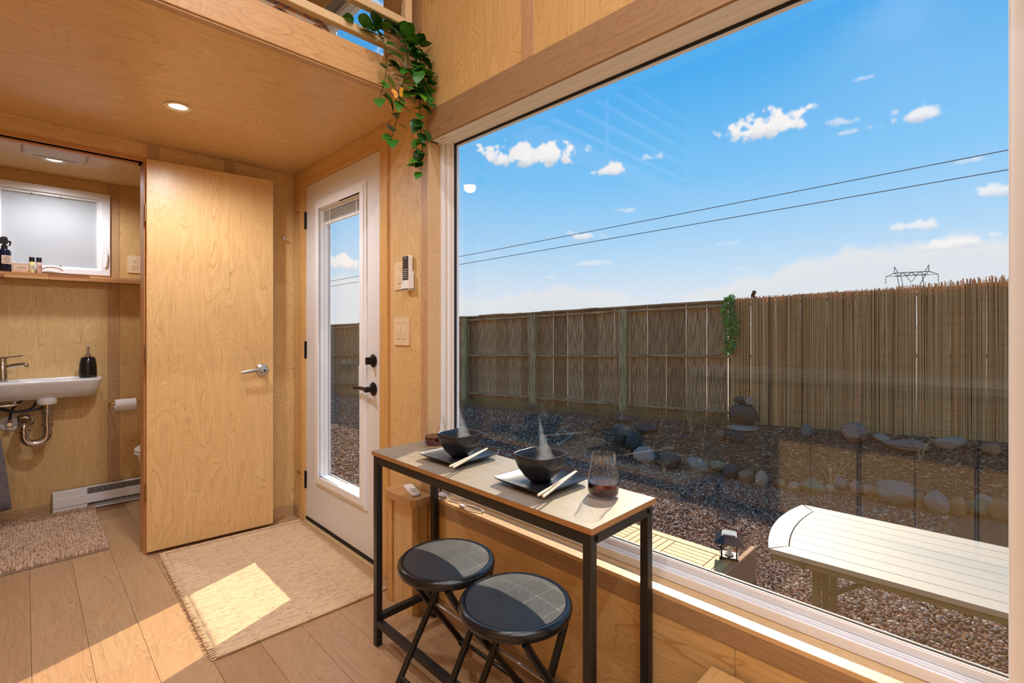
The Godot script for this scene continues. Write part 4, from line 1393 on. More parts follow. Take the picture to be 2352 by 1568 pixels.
func outlet_plate(at: Vector3):
	var o = thing("wall_outlet", "white double power outlet beside the bathroom batten", "outlet", "", at)
	var s := begin()
	prism(s, round_rect(0.078, 0.118, 0.006, 4), 0.0, 0.0055)
	part(o, "plate", end(s), M.ivory_plastic)
	s = begin()
	prism(s, round_rect(0.034, 0.068, 0.002, 3), 0.0054, 0.0075)
	part(o, "receptacle", end(s), M.ivory_plastic)
	for y in [0.018, -0.018]:
		for e in [[-0.007, 0.004, 0.002, 0.008], [0.007, 0.004, 0.002, 0.007], [0.0, -0.006, 0.005, 0.005]]:
			part(o, "slot", bx(e[0] - e[2] * 0.5, e[0] + e[2] * 0.5, y + e[1] - e[3] * 0.5, y + e[1] + e[3] * 0.5, 0.0073, 0.0077), M.black_plastic)

# ------------------------------------------------------------------ things in the main room
func build_room_things():
	var f: SurfaceTool
	# wall switches; faces look towards -x
	var sw := func(label: String, y: float, z: float, w: float, n: int):
		var o = thing("light_switch", label, "switch", "", Vector3(1.205, y, z), -90.0)
		var s := begin()
		prism(s, round_rect(w, 0.124, 0.005, 4), 0.0, 0.006)
		part(o, "plate", end(s), M.ivory_plastic)
		for k in n:
			var cx := (k - (n - 1) * 0.5) * 0.046
			s = begin()
			prism(s, PackedVector2Array([Vector2(0.0055, 0.034), Vector2(0.0075, 0.033), Vector2(0.0095, 0.0), Vector2(0.0068, -0.033), Vector2(0.0055, -0.034)]), -0.0165, 0.0165, Transform3D(Basis(Vector3(0, 0, 1), Vector3(0, 1, 0), Vector3(-1, 0, 0)), Vector3(cx, 0, 0)))
			part(o, "rocker", end(s), M.ivory_plastic)
			for e in [0.0352, -0.0352]:
				part(o, "rocker_gap", bx(cx - 0.0165, cx + 0.0165, e - 0.0007, e + 0.0007, 0.0058, 0.0063), mat("gap_brown", Color8(120, 92, 62), 0.7))
			for e in [0.049, -0.049]:
				s = begin()
				lathe(s, [Vector2(0.003, 0.0), Vector2(0.0026, 0.0012), Vector2(0, 0.0014)], 10, Vector3(cx, e, 0.006), Basis(Vector3(1, 0, 0), PI / 2))
				part(o, "screw", end(s), M.ivory_plastic)
	sw.call("ivory single rocker light switch partly behind the wall remote", 1.411, -1.915, 0.095, 1)
	sw.call("ivory double rocker light switch below the wall remote", 1.1605, -1.906, 0.122, 2)
	# heat-pump remote in its wall cradle
	var cr = thing("remote_cradle", "white plastic wall cradle next to the upper light switch", "holder", "", Vector3(1.205, 1.35, -1.838), -90.0)
	f = begin()
	add_bx(f, -0.03, 0.03, -0.006, 0.075, 0.0, 0.004, 0.001)
	add_bx(f, -0.03, 0.03, -0.008, 0.0, 0.0, 0.03, 0.002)
	add_bx(f, -0.03, -0.0265, -0.006, 0.066, 0.0, 0.029, 0.001)
	add_bx(f, 0.0265, 0.03, -0.006, 0.066, 0.0, 0.029, 0.001)
	add_bx(f, -0.03, 0.03, -0.008, 0.018, 0.0265, 0.030, 0.001)
	part(cr, "cradle", end(f), M.white_plastic)
	var rc = thing("wall_remote", "white wall remote with black keypad face standing in its cradle", "remote", "", Vector3(1.2005, 1.351, -1.838), -90.0)
	part(rc, "case", bx(-0.0262, 0.0262, 0.0, 0.142, 0.0, 0.0215, 0.004), M.white_plastic)
	var fp = part(rc, "face", bx(-0.022, 0.022, 0.035, 0.139, 0.0212, 0.0222, 0.0004), M.black_plastic)
	part(fp, "display", bx(-0.017, 0.017, 0.092, 0.122, 0.0222, 0.0226), mat("lcd", Color8(62, 60, 60), 0.2))
	for i in 5:
		for j in 3:
			part(fp, "key", bx(-0.0165 + 0.0125 * j, -0.0105 + 0.0125 * j, 0.042 + 0.0095 * i, 0.0465 + 0.0095 * i, 0.0222, 0.0228, 0.0002), mat("key_white", Color8(214, 210, 206), 0.5))
	part(fp, "printed_line", bx(-0.009, 0.009, 0.129, 0.132, 0.0222, 0.0225), M.key_white)
	# boxed pedestal beside the window with a remote lying on it
	var pb = thing("wooden_pedestal", "small boxed birch pedestal with a thick top beside the window", "cabinet", "", Vector3(1.2, 0, -1.78))
	f = begin()
	prism(f, PackedVector2Array([Vector2(0.0, 0.112), Vector2(-0.085, 0.112), Vector2(-0.098, 0.094), Vector2(-0.098, -0.094), Vector2(-0.082, -0.112), Vector2(0.0, -0.112)]), 0.0, 0.03, Transform3D(Basis(Vector3(1, 0, 0), Vector3(0, 0, -1), Vector3(0, 1, 0)), Vector3(0, 0.45, 0)))
	part(pb, "top", end(f), M.maple_x)
	part(pb, "body", bx(-0.074, 0.0, 0.0, 0.4495, -0.094, 0.078, 0.001), M.ply_up_c)
	part(pb, "corner_stile", bx(-0.082, -0.05, 0.0, 0.4495, 0.0785, 0.087, 0.001), M.pine_up)
	part(pb, "corner_stile", bx(-0.081, -0.0745, 0.0, 0.4495, 0.048, 0.078, 0.001), M.ply_up)
	part(pb, "corner_stile", bx(-0.082, -0.0745, 0.0, 0.4495, -0.105, -0.07, 0.001), M.pine_up)
	var rm = thing("white_remote", "white handheld remote control lying on the boxed pedestal", "remote", "", Vector3(1.168, 0.4803, -1.772), 72.0)
	f = begin()
	var rings := []
	var cs := []
	for p in [[0.0, 0.9], [0.004, 1.0], [0.011, 0.97], [0.014, 0.82]]:
		var ring := []
		for v in round_rect(0.15 * p[1], 0.042 * p[1], 0.019 * p[1], 6):
			ring.append(Vector3(v.x, p[0], v.y * (1.0 if v.x > -0.02 else 0.9)))
		rings.append(ring)
		cs.append(Vector3(0, 0.006, 0))
	skin(f, rings, cs)
	disc(f, rings[0], Vector3.DOWN)
	disc(f, rings[3], Vector3.UP)
	part(rm, "case", end(f), M.white_plastic)
	for i in 3:
		for j in 3:
			part(rm, "button", bx(-0.052 + 0.019 * i, -0.046 + 0.019 * i, 0.0138, 0.0152, -0.011 + 0.0085 * j, -0.006 + 0.0085 * j, 0.0004), M.black_plastic)
	# white charging cord lying on the sill
	var cd = thing("charging_cable", "thin white charging cable looped on the window sill", "cord", "", Vector3(1.235, 0.475, -1.5))
	f = begin()
	tube(f, curve([Vector3(0.0, 0.30, -0.155), Vector3(-0.004, 0.18, -0.15), Vector3(-0.01, 0.06, -0.13), Vector3(-0.012, 0.004, -0.09), Vector3(0.0, 0.003, -0.01), Vector3(0.012, 0.003, 0.07), Vector3(0.0, 0.003, 0.11), Vector3(-0.02, 0.003, 0.06), Vector3(-0.022, 0.003, 0.02)], 8), 0.0022, 8)
	part(cd, "cable", end(f), M.white_plastic)
	part(cd, "plug", bx(-0.03, -0.014, -0.001, 0.009, 0.0, 0.022, 0.002), M.white_plastic)
	part(cd, "plug", bx(-0.016, 0.012, 0.0, 0.012, -0.165, -0.125, 0.004), M.white_plastic)
	build_rug()
	# bench in the corner of the view
	var be = thing("low_bench", "low plywood storage bench against the wall under the window", "bench", "", Vector3(1.19, 0, -0.5))
	part(be, "top", bx(-0.62, 0.0, 0.333, 0.352, 0.0, 1.35, 0.002), wood("bench_top", Color8(216, 172, 112), 0, 0.25, {"across": 0.5, "along": 1.4}))
	part(be, "body", bx(-0.6, -0.002, 0.0, 0.3325, 0.015, 1.34, 0.001), M.ply_z)

func build_rug():
	var ru = thing("jute_rug", "woven jute rug lying before the entry door", "rug", "", Vector3(0, 0.0005, 0))
	# weave: rows of ribs along x, alternately raised, with slubs
	var n := 256
	var hm := Image.create(n, n, false, Image.FORMAT_RGB8)
	var cm := Image.create(n, n, false, Image.FORMAT_RGB8)
	var nz := FastNoiseLite.new()
	nz.seed = 5
	nz.frequency = 0.02
	for y in n:
		for x in n:
			var row := y / 8
			var ph := (x + (row % 2) * 8) % 16
			var hgt := sin(PI * ((y % 8) + 0.5) / 8.0) * (0.45 + 0.55 * sin(PI * (ph + 0.5) / 16.0))
			hm.set_pixel(x, y, Color(hgt, hgt, hgt))
			var q := 0.88 + 0.12 * hgt + 0.14 * nz.get_noise_2d(x * 0.35, row * 31.0) + 0.08 * nz.get_noise_2d(x * 5.0, y * 5.0)
			var dark := 1.0 if nz.get_noise_2d(x * 0.8 + 900, row * 57.0) < 0.46 else 0.8
			q *= dark
			cm.set_pixel(x, y, Color(q, q * 0.97, q * 0.93))
	var jm := mat("jute", Color8(240, 212, 176), 0.95)
	jm.albedo_texture = ImageTexture.create_from_image(cm)
	jm.heightmap_enabled = true
	jm.heightmap_texture = ImageTexture.create_from_image(hm)
	jm.heightmap_scale = 0.25
	jm.uv1_triplanar = true
	jm.uv1_world_triplanar = true
	jm.uv1_scale = Vector3.ONE * 5.0
	var ed := [Vector2(0.508, -3.064), Vector2(1.186, -3.006), Vector2(1.150, -1.952), Vector2(0.482, -1.968)]
	var s := begin()
	group(s)
	var grid := []
	var nx := 24
	var ny := 40
	for i in nx + 1:
		var col := []
		for j in ny + 1:
			var a: Vector2 = ed[0].lerp(ed[1], float(i) / nx)
			var b: Vector2 = ed[3].lerp(ed[2], float(i) / nx)
			var p := a.lerp(b, float(j) / ny)
			var edge := 0.5 if (i == 0 or j == 0 or i == nx or j == ny) else 1.0
			p += Vector2(0.004 * sin(j * 1.7) if i == 0 or i == nx else 0.0, 0.003 * sin(i * 1.3) if j == 0 or j == ny else 0.0)
			col.append(Vector3(p.x, 0.0085 * edge + 0.0008 * sin(i * 2.1 + j * 0.7), p.y))
		grid.append(col)
	for i in nx:
		for j in ny:
			quad(s, grid[i][j], grid[i + 1][j], grid[i + 1][j + 1], grid[i][j + 1], Vector3.UP)
	var rim := []
	for i in nx: rim.append(grid[i][0])
	for j in ny: rim.append(grid[nx][j])
	for i in nx: rim.append(grid[nx - i][ny])
	for j in ny: rim.append(grid[0][ny - j])
	var mid := Vector3(0.83, 0.004, -2.5)
	for k in rim.size():
		var a3: Vector3 = rim[k]
		var b3: Vector3 = rim[(k + 1) % rim.size()]
		quad(s, a3, b3, Vector3(b3.x, 0, b3.z), Vector3(a3.x, 0, a3.z), a3 - mid)
	part(ru, "weave", end(s), jm)
	# corded hems along the two long borders
	for e in [[0, 1], [3, 2]]:
		var pts := []
		for k in 30:
			var p2: Vector2 = ed[e[0]].lerp(ed[e[1]], k / 29.0)
			pts.append(Vector3(p2.x, 0.007, p2.y))
		s = begin()
		tube(s, pts, 0.0062, 8)
		part(ru, "hem_cord", end(s), jm)
	# knotted loops along the free end
	s = begin()
	var r := RandomNumberGenerator.new()
	r.seed = 4
	for k in 84:
		var t := (k + 0.5) / 84.0
		var p3: Vector2 = ed[0].lerp(ed[3], t)
		var l := 0.012 + 0.008 * r.randf()
		var dz := (r.randf() - 0.5) * 0.008
		tube(s, [Vector3(p3.x + 0.006, 0.008, p3.y - 0.004), Vector3(p3.x - l * 0.7, 0.009, p3.y - 0.003 + dz), Vector3(p3.x - l, 0.005, p3.y + dz), Vector3(p3.x - l * 0.6, 0.003, p3.y + 0.005 + dz), Vector3(p3.x + 0.004, 0.006, p3.y + 0.005)], 0.0034, 6, -1.0, false)
	for k in 26:
		var t2 := r.randf()
		var p4: Vector2 = ed[0].lerp(ed[3], t2)
		tube(s, [Vector3(p4.x, 0.005, p4.y), Vector3(p4.x - 0.02 - 0.012 * r.randf(), 0.002, p4.y + (r.randf() - 0.5) * 0.03)], 0.0008, 4, -1.0, false)
	var fr = part(ru, "fringe", end(s), jm)
	fr.set_meta("kind", "stuff")

# ------------------------------------------------------------------ table, settings, stools
func build_table_and_stools():
	var T := 0.72
	var f: SurfaceTool
	var tb = thing("bar_table", "narrow oak-top console table with a black square-tube frame", "table", "", Vector3(0, 0, 0))
	var tt = part(tb, "tabletop", bx(0.913, 1.203, T - 0.0005, T, -1.652, -0.656), M.oak_top)
	part(tt, "edge_band", bx(0.913, 1.203, T - 0.0155, T - 0.0006, -1.652, -0.656, 0.001), M.oak_edge)
	var b := 0.0245
	for x in [0.917, 1.173]:
		for z in [-1.646, -0.686]:
			part(tb, "leg", bx(x, x + b, 0.0, T - 0.016, z, z + b, 0.002), M.black_metal)
	for x in [0.917, 1.173]:
		part(tb, "top_rail", bx(x + 0.0003, x + b - 0.0003, T - 0.045, T - 0.0162, -1.6215, -0.686, 0.002), M.black_metal)
	for z in [-1.646, -0.686]:
		part(tb, "top_rail", bx(0.9415, 1.173, T - 0.045, T - 0.0162, z + 0.0003, z + b - 0.0003, 0.002), M.black_metal)
	part(tb, "stretcher", bx(0.9175, 0.941, 0.074, 0.0985, -1.6215, -0.686, 0.002), M.black_metal)
	part(tb, "stretcher", bx(0.9415, 1.173, 0.09, 0.1145, -1.6455, -1.622, 0.002), M.black_metal)
	part(tb, "stretcher", bx(0.9415, 1.173, 0.09, 0.1145, -0.6855, -0.662, 0.002), M.black_metal)
	for x in [0.9385, 1.178]:
		f = begin()
		lathe(f, [Vector2(0, 0), Vector2(0.0065, 0), Vector2(0.0068, 0.001), Vector2(0.006, 0.004), Vector2(0.0035, 0.0045), Vector2(0.003, 0.0025), Vector2(0, 0.0025)], 16, Vector3(x, T - 0.031, -0.6618), Basis(Vector3(1, 0, 0), PI / 2))
		part(tb, "bolt", end(f), M.bronze)
	# square stoneware plates and bowls
	var plate := func(label: String, at: Vector3, turn: float):
		var o = thing("square_plate", label, "plate", "black square plates", at, turn)
		var s := begin()
		var rings := []
		var cs := []
		for p in [[0.0, 0.115, 0.02], [0.0045, 0.118, 0.02], [0.0125, 0.19, 0.03], [0.0185, 0.206, 0.034], [0.0205, 0.207, 0.034], [0.021, 0.2055, 0.034]]:
			var ring := []
			for v in round_rect(p[1], p[1], p[2] * 0.6, 6): ring.append(Vector3(v.x, p[0], v.y))
			rings.append(ring)
			cs.append(Vector3(0, 0.03, 0))
		skin(s, rings, cs)
		disc(s, rings[0], Vector3.DOWN)
		var up := []
		for p in [[0.021, 0.2055, 0.034], [0.0200, 0.203, 0.034], [0.0150, 0.184, 0.03], [0.0072, 0.12, 0.022], [0.0062, 0.1, 0.02]]:
			var ring := []
			for v in round_rect(p[1], p[1], p[2] * 0.6, 6): ring.append(Vector3(v.x, p[0], v.y))
			up.append(ring)
		group(s)
		for i in up.size() - 1:
			for k in up[i].size():
				var k2: int = (k + 1) % up[i].size()
				quad(s, up[i][k], up[i][k2], up[i + 1][k2], up[i + 1][k], Vector3.UP)
		disc(s, up[4], Vector3.UP)
		part(o, "dish", end(s), M.stoneware)
	plate.call("black square stoneware plate under the bowl by the window jamb", Vector3(1.078, T, -1.337), 2.0)
	plate.call("black square stoneware plate beside the front wine glass", Vector3(1.073, T, -0.952), -1.0)
	var bowl := func(label: String, soup_label: String, at: Vector3, turn: float):
		var o = thing("square_bowl", label, "bowl", "black square bowls", at, turn)
		var s := begin()
		var rings := []
		var cs := []
		for p in [[0.0, 0.056, 0.5], [0.003, 0.060, 0.5], [0.004, 0.066, 0.5], [0.02, 0.094, 0.46], [0.042, 0.117, 0.40], [0.064, 0.129, 0.34], [0.080, 0.133, 0.32], [0.0825, 0.132, 0.32]]:
			rings.append(squircle(p[1], p[2], p[0]))
			cs.append(Vector3(0, p[0] + 0.03, 0))
		skin(s, rings, cs)
		disc(s, rings[0], Vector3.DOWN)
		var ins := []
		for p in [[0.0825, 0.132, 0.32], [0.0828, 0.129, 0.32], [0.081, 0.126, 0.32], [0.062, 0.120, 0.34], [0.044, 0.108, 0.4], [0.03, 0.09, 0.46]]:
			ins.append(squircle(p[1], p[2], p[0]))
		group(s)
		for i in ins.size() - 1:
			for k in ins[i].size():
				var k2: int = (k + 1) % ins[i].size()
				var m: Vector3 = (ins[i][k] + ins[i][k2]) * 0.5
				quad(s, ins[i][k], ins[i][k2], ins[i + 1][k2], ins[i + 1][k], Vector3(-m.x, 0.02, -m.z) if i > 1 else Vector3.UP)
		disc(s, ins[5], Vector3.UP)
		part(o, "body", end(s), M.stoneware)
		s = begin()
		disc(s, squircle(0.1095, 0.4, 0.046), Vector3.UP)
		part(o, "broth", end(s), mat("broth", Color8(70, 62, 58), 0.06))
	bowl.call("steaming black square bowl on the plate by the window jamb", "", Vector3(1.083, T + 0.0068, -1.342), 3.0)
	bowl.call("steaming black square bowl next to the front wine glass", "", Vector3(1.076, T + 0.0068, -0.957), 0.0)
	# chopsticks: a pair lies across the near corner of each plate
	for e in [[Vector3(1.053, T, -1.249), 18.0, "the plate by the window jamb"], [Vector3(1.056, T, -0.868), 13.0, "the plate beside the front wine glass"]]:
		for k in 2:
			var c = thing("chopstick", "pale chopstick on %s, %s" % [e[2], ["nearer the bowl", "farther from the bowl"][k]], "chopstick", "wooden chopsticks", e[0] + Vector3(0.0, 0.0262, -0.0045 + 0.0095 * k), e[1] + 3.0 * k)
			c.rotation_degrees.z = 1.2
			var s := begin()
			var rr := []
			var cc := []
			for j in 2:
				var ring := []
				var w := 0.0072 - 0.0022 * j
				for v in round_rect(w, w * 0.8, 0.0012, 2): ring.append(Vector3(-0.116 + 0.232 * j, v.y, v.x))
				rr.append(ring)
				cc.append(Vector3(-0.116 + 0.232 * j, 0, 0))
			skin(s, rr, cc, true)
			disc(s, rr[0], Vector3.LEFT)
			disc(s, rr[1], Vector3.RIGHT)
			part(c, "stick", end(s), mat("chopstick_wood", Color8(232, 210, 176), 0.6))
			for j in 6:
				part(c, "printed_mark", bx(-0.078 + 0.008 * j, -0.0745 + 0.008 * j, 0.0026, 0.0029, -0.0012, 0.0012), mat("print_dark", Color8(70, 52, 44), 0.8))
	for e in [["stemless wine glass of red wine behind the bowl by the window jamb", Vector3(1.126, T, -1.545)], ["stemless wine glass of red wine at the open end of the table", Vector3(1.118, T, -0.765)]]:
		var g = thing("wine_glass", e[0], "glass", "stemless wine glasses", e[1])
		f = begin()
		lathe(f, [Vector2(0, 0.0), Vector2(0.037, 0.0), Vector2(0.0405, 0.003), Vector2(0.0432, 0.012), Vector2(0.0432, 0.034), Vector2(0.0405, 0.06), Vector2(0.0365, 0.085), Vector2(0.0332, 0.1165), Vector2(0.0326, 0.1175), Vector2(0.0320, 0.1165), Vector2(0.0353, 0.085), Vector2(0.0393, 0.06), Vector2(0.042, 0.034), Vector2(0.042, 0.012), Vector2(0.039, 0.0075), Vector2(0, 0.0065)], 48)
		part(g, "cup", end(f), M.cup_glass)
		f = begin()
		lathe(f, [Vector2(0, 0.0070), Vector2(0.0388, 0.0080), Vector2(0.0417, 0.0125), Vector2(0.0417, 0.034), Vector2(0.0412, 0.0395), Vector2(0, 0.0395)], 40)
		part(g, "wine", end(f), M.red_wine)
	# steam
	var r := RandomNumberGenerator.new()
	for e in [[Vector3(1.10, T + 0.062, -1.335), "wisp of steam rising from the bowl by the window jamb"], [Vector3(1.10, T + 0.062, -0.952), "wisp of steam rising from the bowl next to the front wine glass"]]:
		var o = thing("steam", e[1], "steam", "", e[0], 0.0, "stuff")
		r.seed = 2
		for k in 5:
			var v := FogVolume.new()
			v.name = "wisp"
			v.shape = RenderingServer.FOG_VOLUME_SHAPE_ELLIPSOID
			v.size = [Vector3(0.06, 0.05, 0.05), Vector3(0.045, 0.06, 0.036), Vector3(0.03, 0.07, 0.024), Vector3(0.018, 0.07, 0.014), Vector3(0.012, 0.05, 0.01)][k]
			v.position = [Vector3(0, 0, 0), Vector3(-0.006, 0.022, -0.002), Vector3(-0.012, 0.05, -0.004), Vector3(-0.016, 0.08, -0.008), Vector3(-0.019, 0.108, -0.011)][k]
			v.rotation_degrees = Vector3(0, 0, 10)
			var fm := FogMaterial.new()
			fm.density = [6.0, 8.0, 11.0, 12.0, 9.0][k]
			fm.albedo = Color(1, 1, 1)
			v.material = fm
			o.add_child(v, true)
	# folding stools
	var a = make_stool("black padded folding stool nearer the entry door", Vector3(0.9405, 0, -1.232))
	a.set_meta("group", "folding stools")
	copy(a, "black padded folding stool at the open end of the table", Vector3(0.929, 0, -0.916), 0.0)

func squircle(side: float, corner: float, y: float) -> Array:
	# a square with rounded corners and gently bowed sides; corner 0.5 is nearly round
	var ring := []
	var e := lerpf(5.5, 2.0, clampf((corner - 0.2) / 0.3, 0, 1))
	for k in 44:
		var a := TAU * k / 44
		var c := cos(a)
		var s := sin(a)
		ring.append(Vector3(side * 0.5 * signf(c) * pow(absf(c), 2.0 / e), y, side * 0.5 * signf(s) * pow(absf(s), 2.0 / e)))
	return ring

func make_stool(label: String, at: Vector3):
	var o = thing("folding_stool", label, "stool", "folding stools", at)
	var f := begin()
	lathe(f, [Vector2(0.135, 0.425), Vector2(0.147, 0.426), Vector2(0.1515, 0.433), Vector2(0.1525, 0.441), Vector2(0.150, 0.449), Vector2(0.143, 0.4535), Vector2(0.137, 0.4525), Vector2(0.1345, 0.449)], 64)
	lathe(f, [Vector2(0, 0.424), Vector2(0.138, 0.424), Vector2(0.138, 0.43)], 48)
	part(o, "seat_rim", end(f), mat("black_gloss", Color8(20, 21, 24), 0.22))
	f = begin()
	var prof := [Vector2(0.1352, 0.448), Vector2(0.1335, 0.4525)]
	for k in range(1, 11):
		var t := k / 10.0
		prof.append(Vector2(0.1335 * (1.0 - t), 0.4525 + 0.0105 * (1.0 - pow(1.0 - t, 2.6))))
	lathe(f, prof, 64)
	part(o, "cushion", end(f), M.leatherette)
	# inner frame: feet on the room side; outer frame: feet on the wall side
	for e in [[-0.13, 0.10, 0.105, 0.098], [0.192, -0.085, 0.146, 0.118]]:
		for sg in [-1.0, 1.0]:
			f = begin()
			var top := Vector3(e[1], 0.426, sg * e[3])
			var foot := Vector3(e[0], 0.022, sg * e[2])
			tube(f, curve([top, top.lerp(foot, 0.12) + Vector3(signf(e[1]) * 0.006, 0, 0), top.lerp(foot, 0.4) + Vector3(signf(e[1]) * 0.008, 0, 0), top.lerp(foot, 0.75), foot], 5), 0.0105, 14)
			var lg = part(o, "leg", end(f), M.black_gloss)
			f = begin()
			var d := (foot - top).normalized()
			tube(f, [foot - d * 0.03, foot, foot + d * 0.018], 0.0128, 14)
			part(lg, "foot_cap", end(f), M.rubber)
		f = begin()
		var by: float = 0.075 if e[0] < 0 else 0.06
		var bxx := lerpf(e[0], e[1], (by - 0.022) / 0.404)
		tube(f, [Vector3(bxx, by, -e[2] + 0.006), Vector3(bxx, by, e[2] - 0.006)], 0.007, 10)
		part(o, "brace", end(f), M.black_gloss)
	f = begin()
	tube(f, [Vector3(0.026, 0.262, -0.136), Vector3(0.026, 0.262, 0.136)], 0.004, 10)
	part(o, "pivot_rod", end(f), M.nickel)
	return o

# ------------------------------------------------------------------ kitchen run opposite the window (seen as a reflection)
func build_kitchen():
	var knob := begin()
	lathe(knob, [Vector2(0, 0), Vector2(0.006, 0), Vector2(0.006, 0.012), Vector2(0.014, 0.018), Vector2(0.014, 0.026), Vector2(0.01, 0.03), Vector2(0, 0.031)], 18, Vector3.ZERO, Basis(Vector3(0, 0, 1), -PI / 2))
	var km := end(knob)
	for i in 4:
		var z0 := -1.45 + 0.46 * i
		var o = thing("base_cabinet", "birch base cabinet opposite the window, mirrored in its pane", "cabinet", "base cabinets opposite the window", Vector3(-1.146, 0, z0))
		part(o, "body", bx(0.0, 0.565, 0.08, 0.86, 0.002, 0.456), M.ply_up_b)
		part(o, "toe_kick", bx(0.0, 0.5, 0.0, 0.0795, 0.01, 0.45), M.subfloor)
		var dr = part(o, "drawer", bx(0.5655, 0.584, 0.70, 0.852, 0.012, 0.446, 0.001), M.ply_z)
		part(dr, "knob", km, M.nickel, Vector3(0.584, 0.776, 0.23))
		for k in 2:
			var d = part(o, "door", bx(0.5655, 0.584, 0.09, 0.692, 0.012 + 0.2185 * k, 0.2275 + 0.2185 * k, 0.001), M.ply_up)
			part(d, "knob", km, M.nickel, Vector3(0.584, 0.63, 0.205 + 0.05 * k))
	solid("worktop", bx(-1.146, -0.535, 0.8605, 0.9, -1.47, 0.41, 0.003), mat("worktop_pale", Color8(206, 196, 182), 0.4), "pale worktop over the birch base cabinets", "worktop", "", Vector3.ZERO)

# ------------------------------------------------------------------ yard
func fence_x(z: float) -> float:
	return 8.1 + 0.155 * z

func ground_y(x: float, z: float) -> float:
	var s := clampf(-1.012 * z, -2.0, 13.0)
	var t := clampf((x - (fence_x(z) - 2.2)) / 1.9, 0.0, 1.0)
	t = t * t * (3.0 - 2.0 * t)
	return -0.59 + (0.44 - 0.037 * s) * t

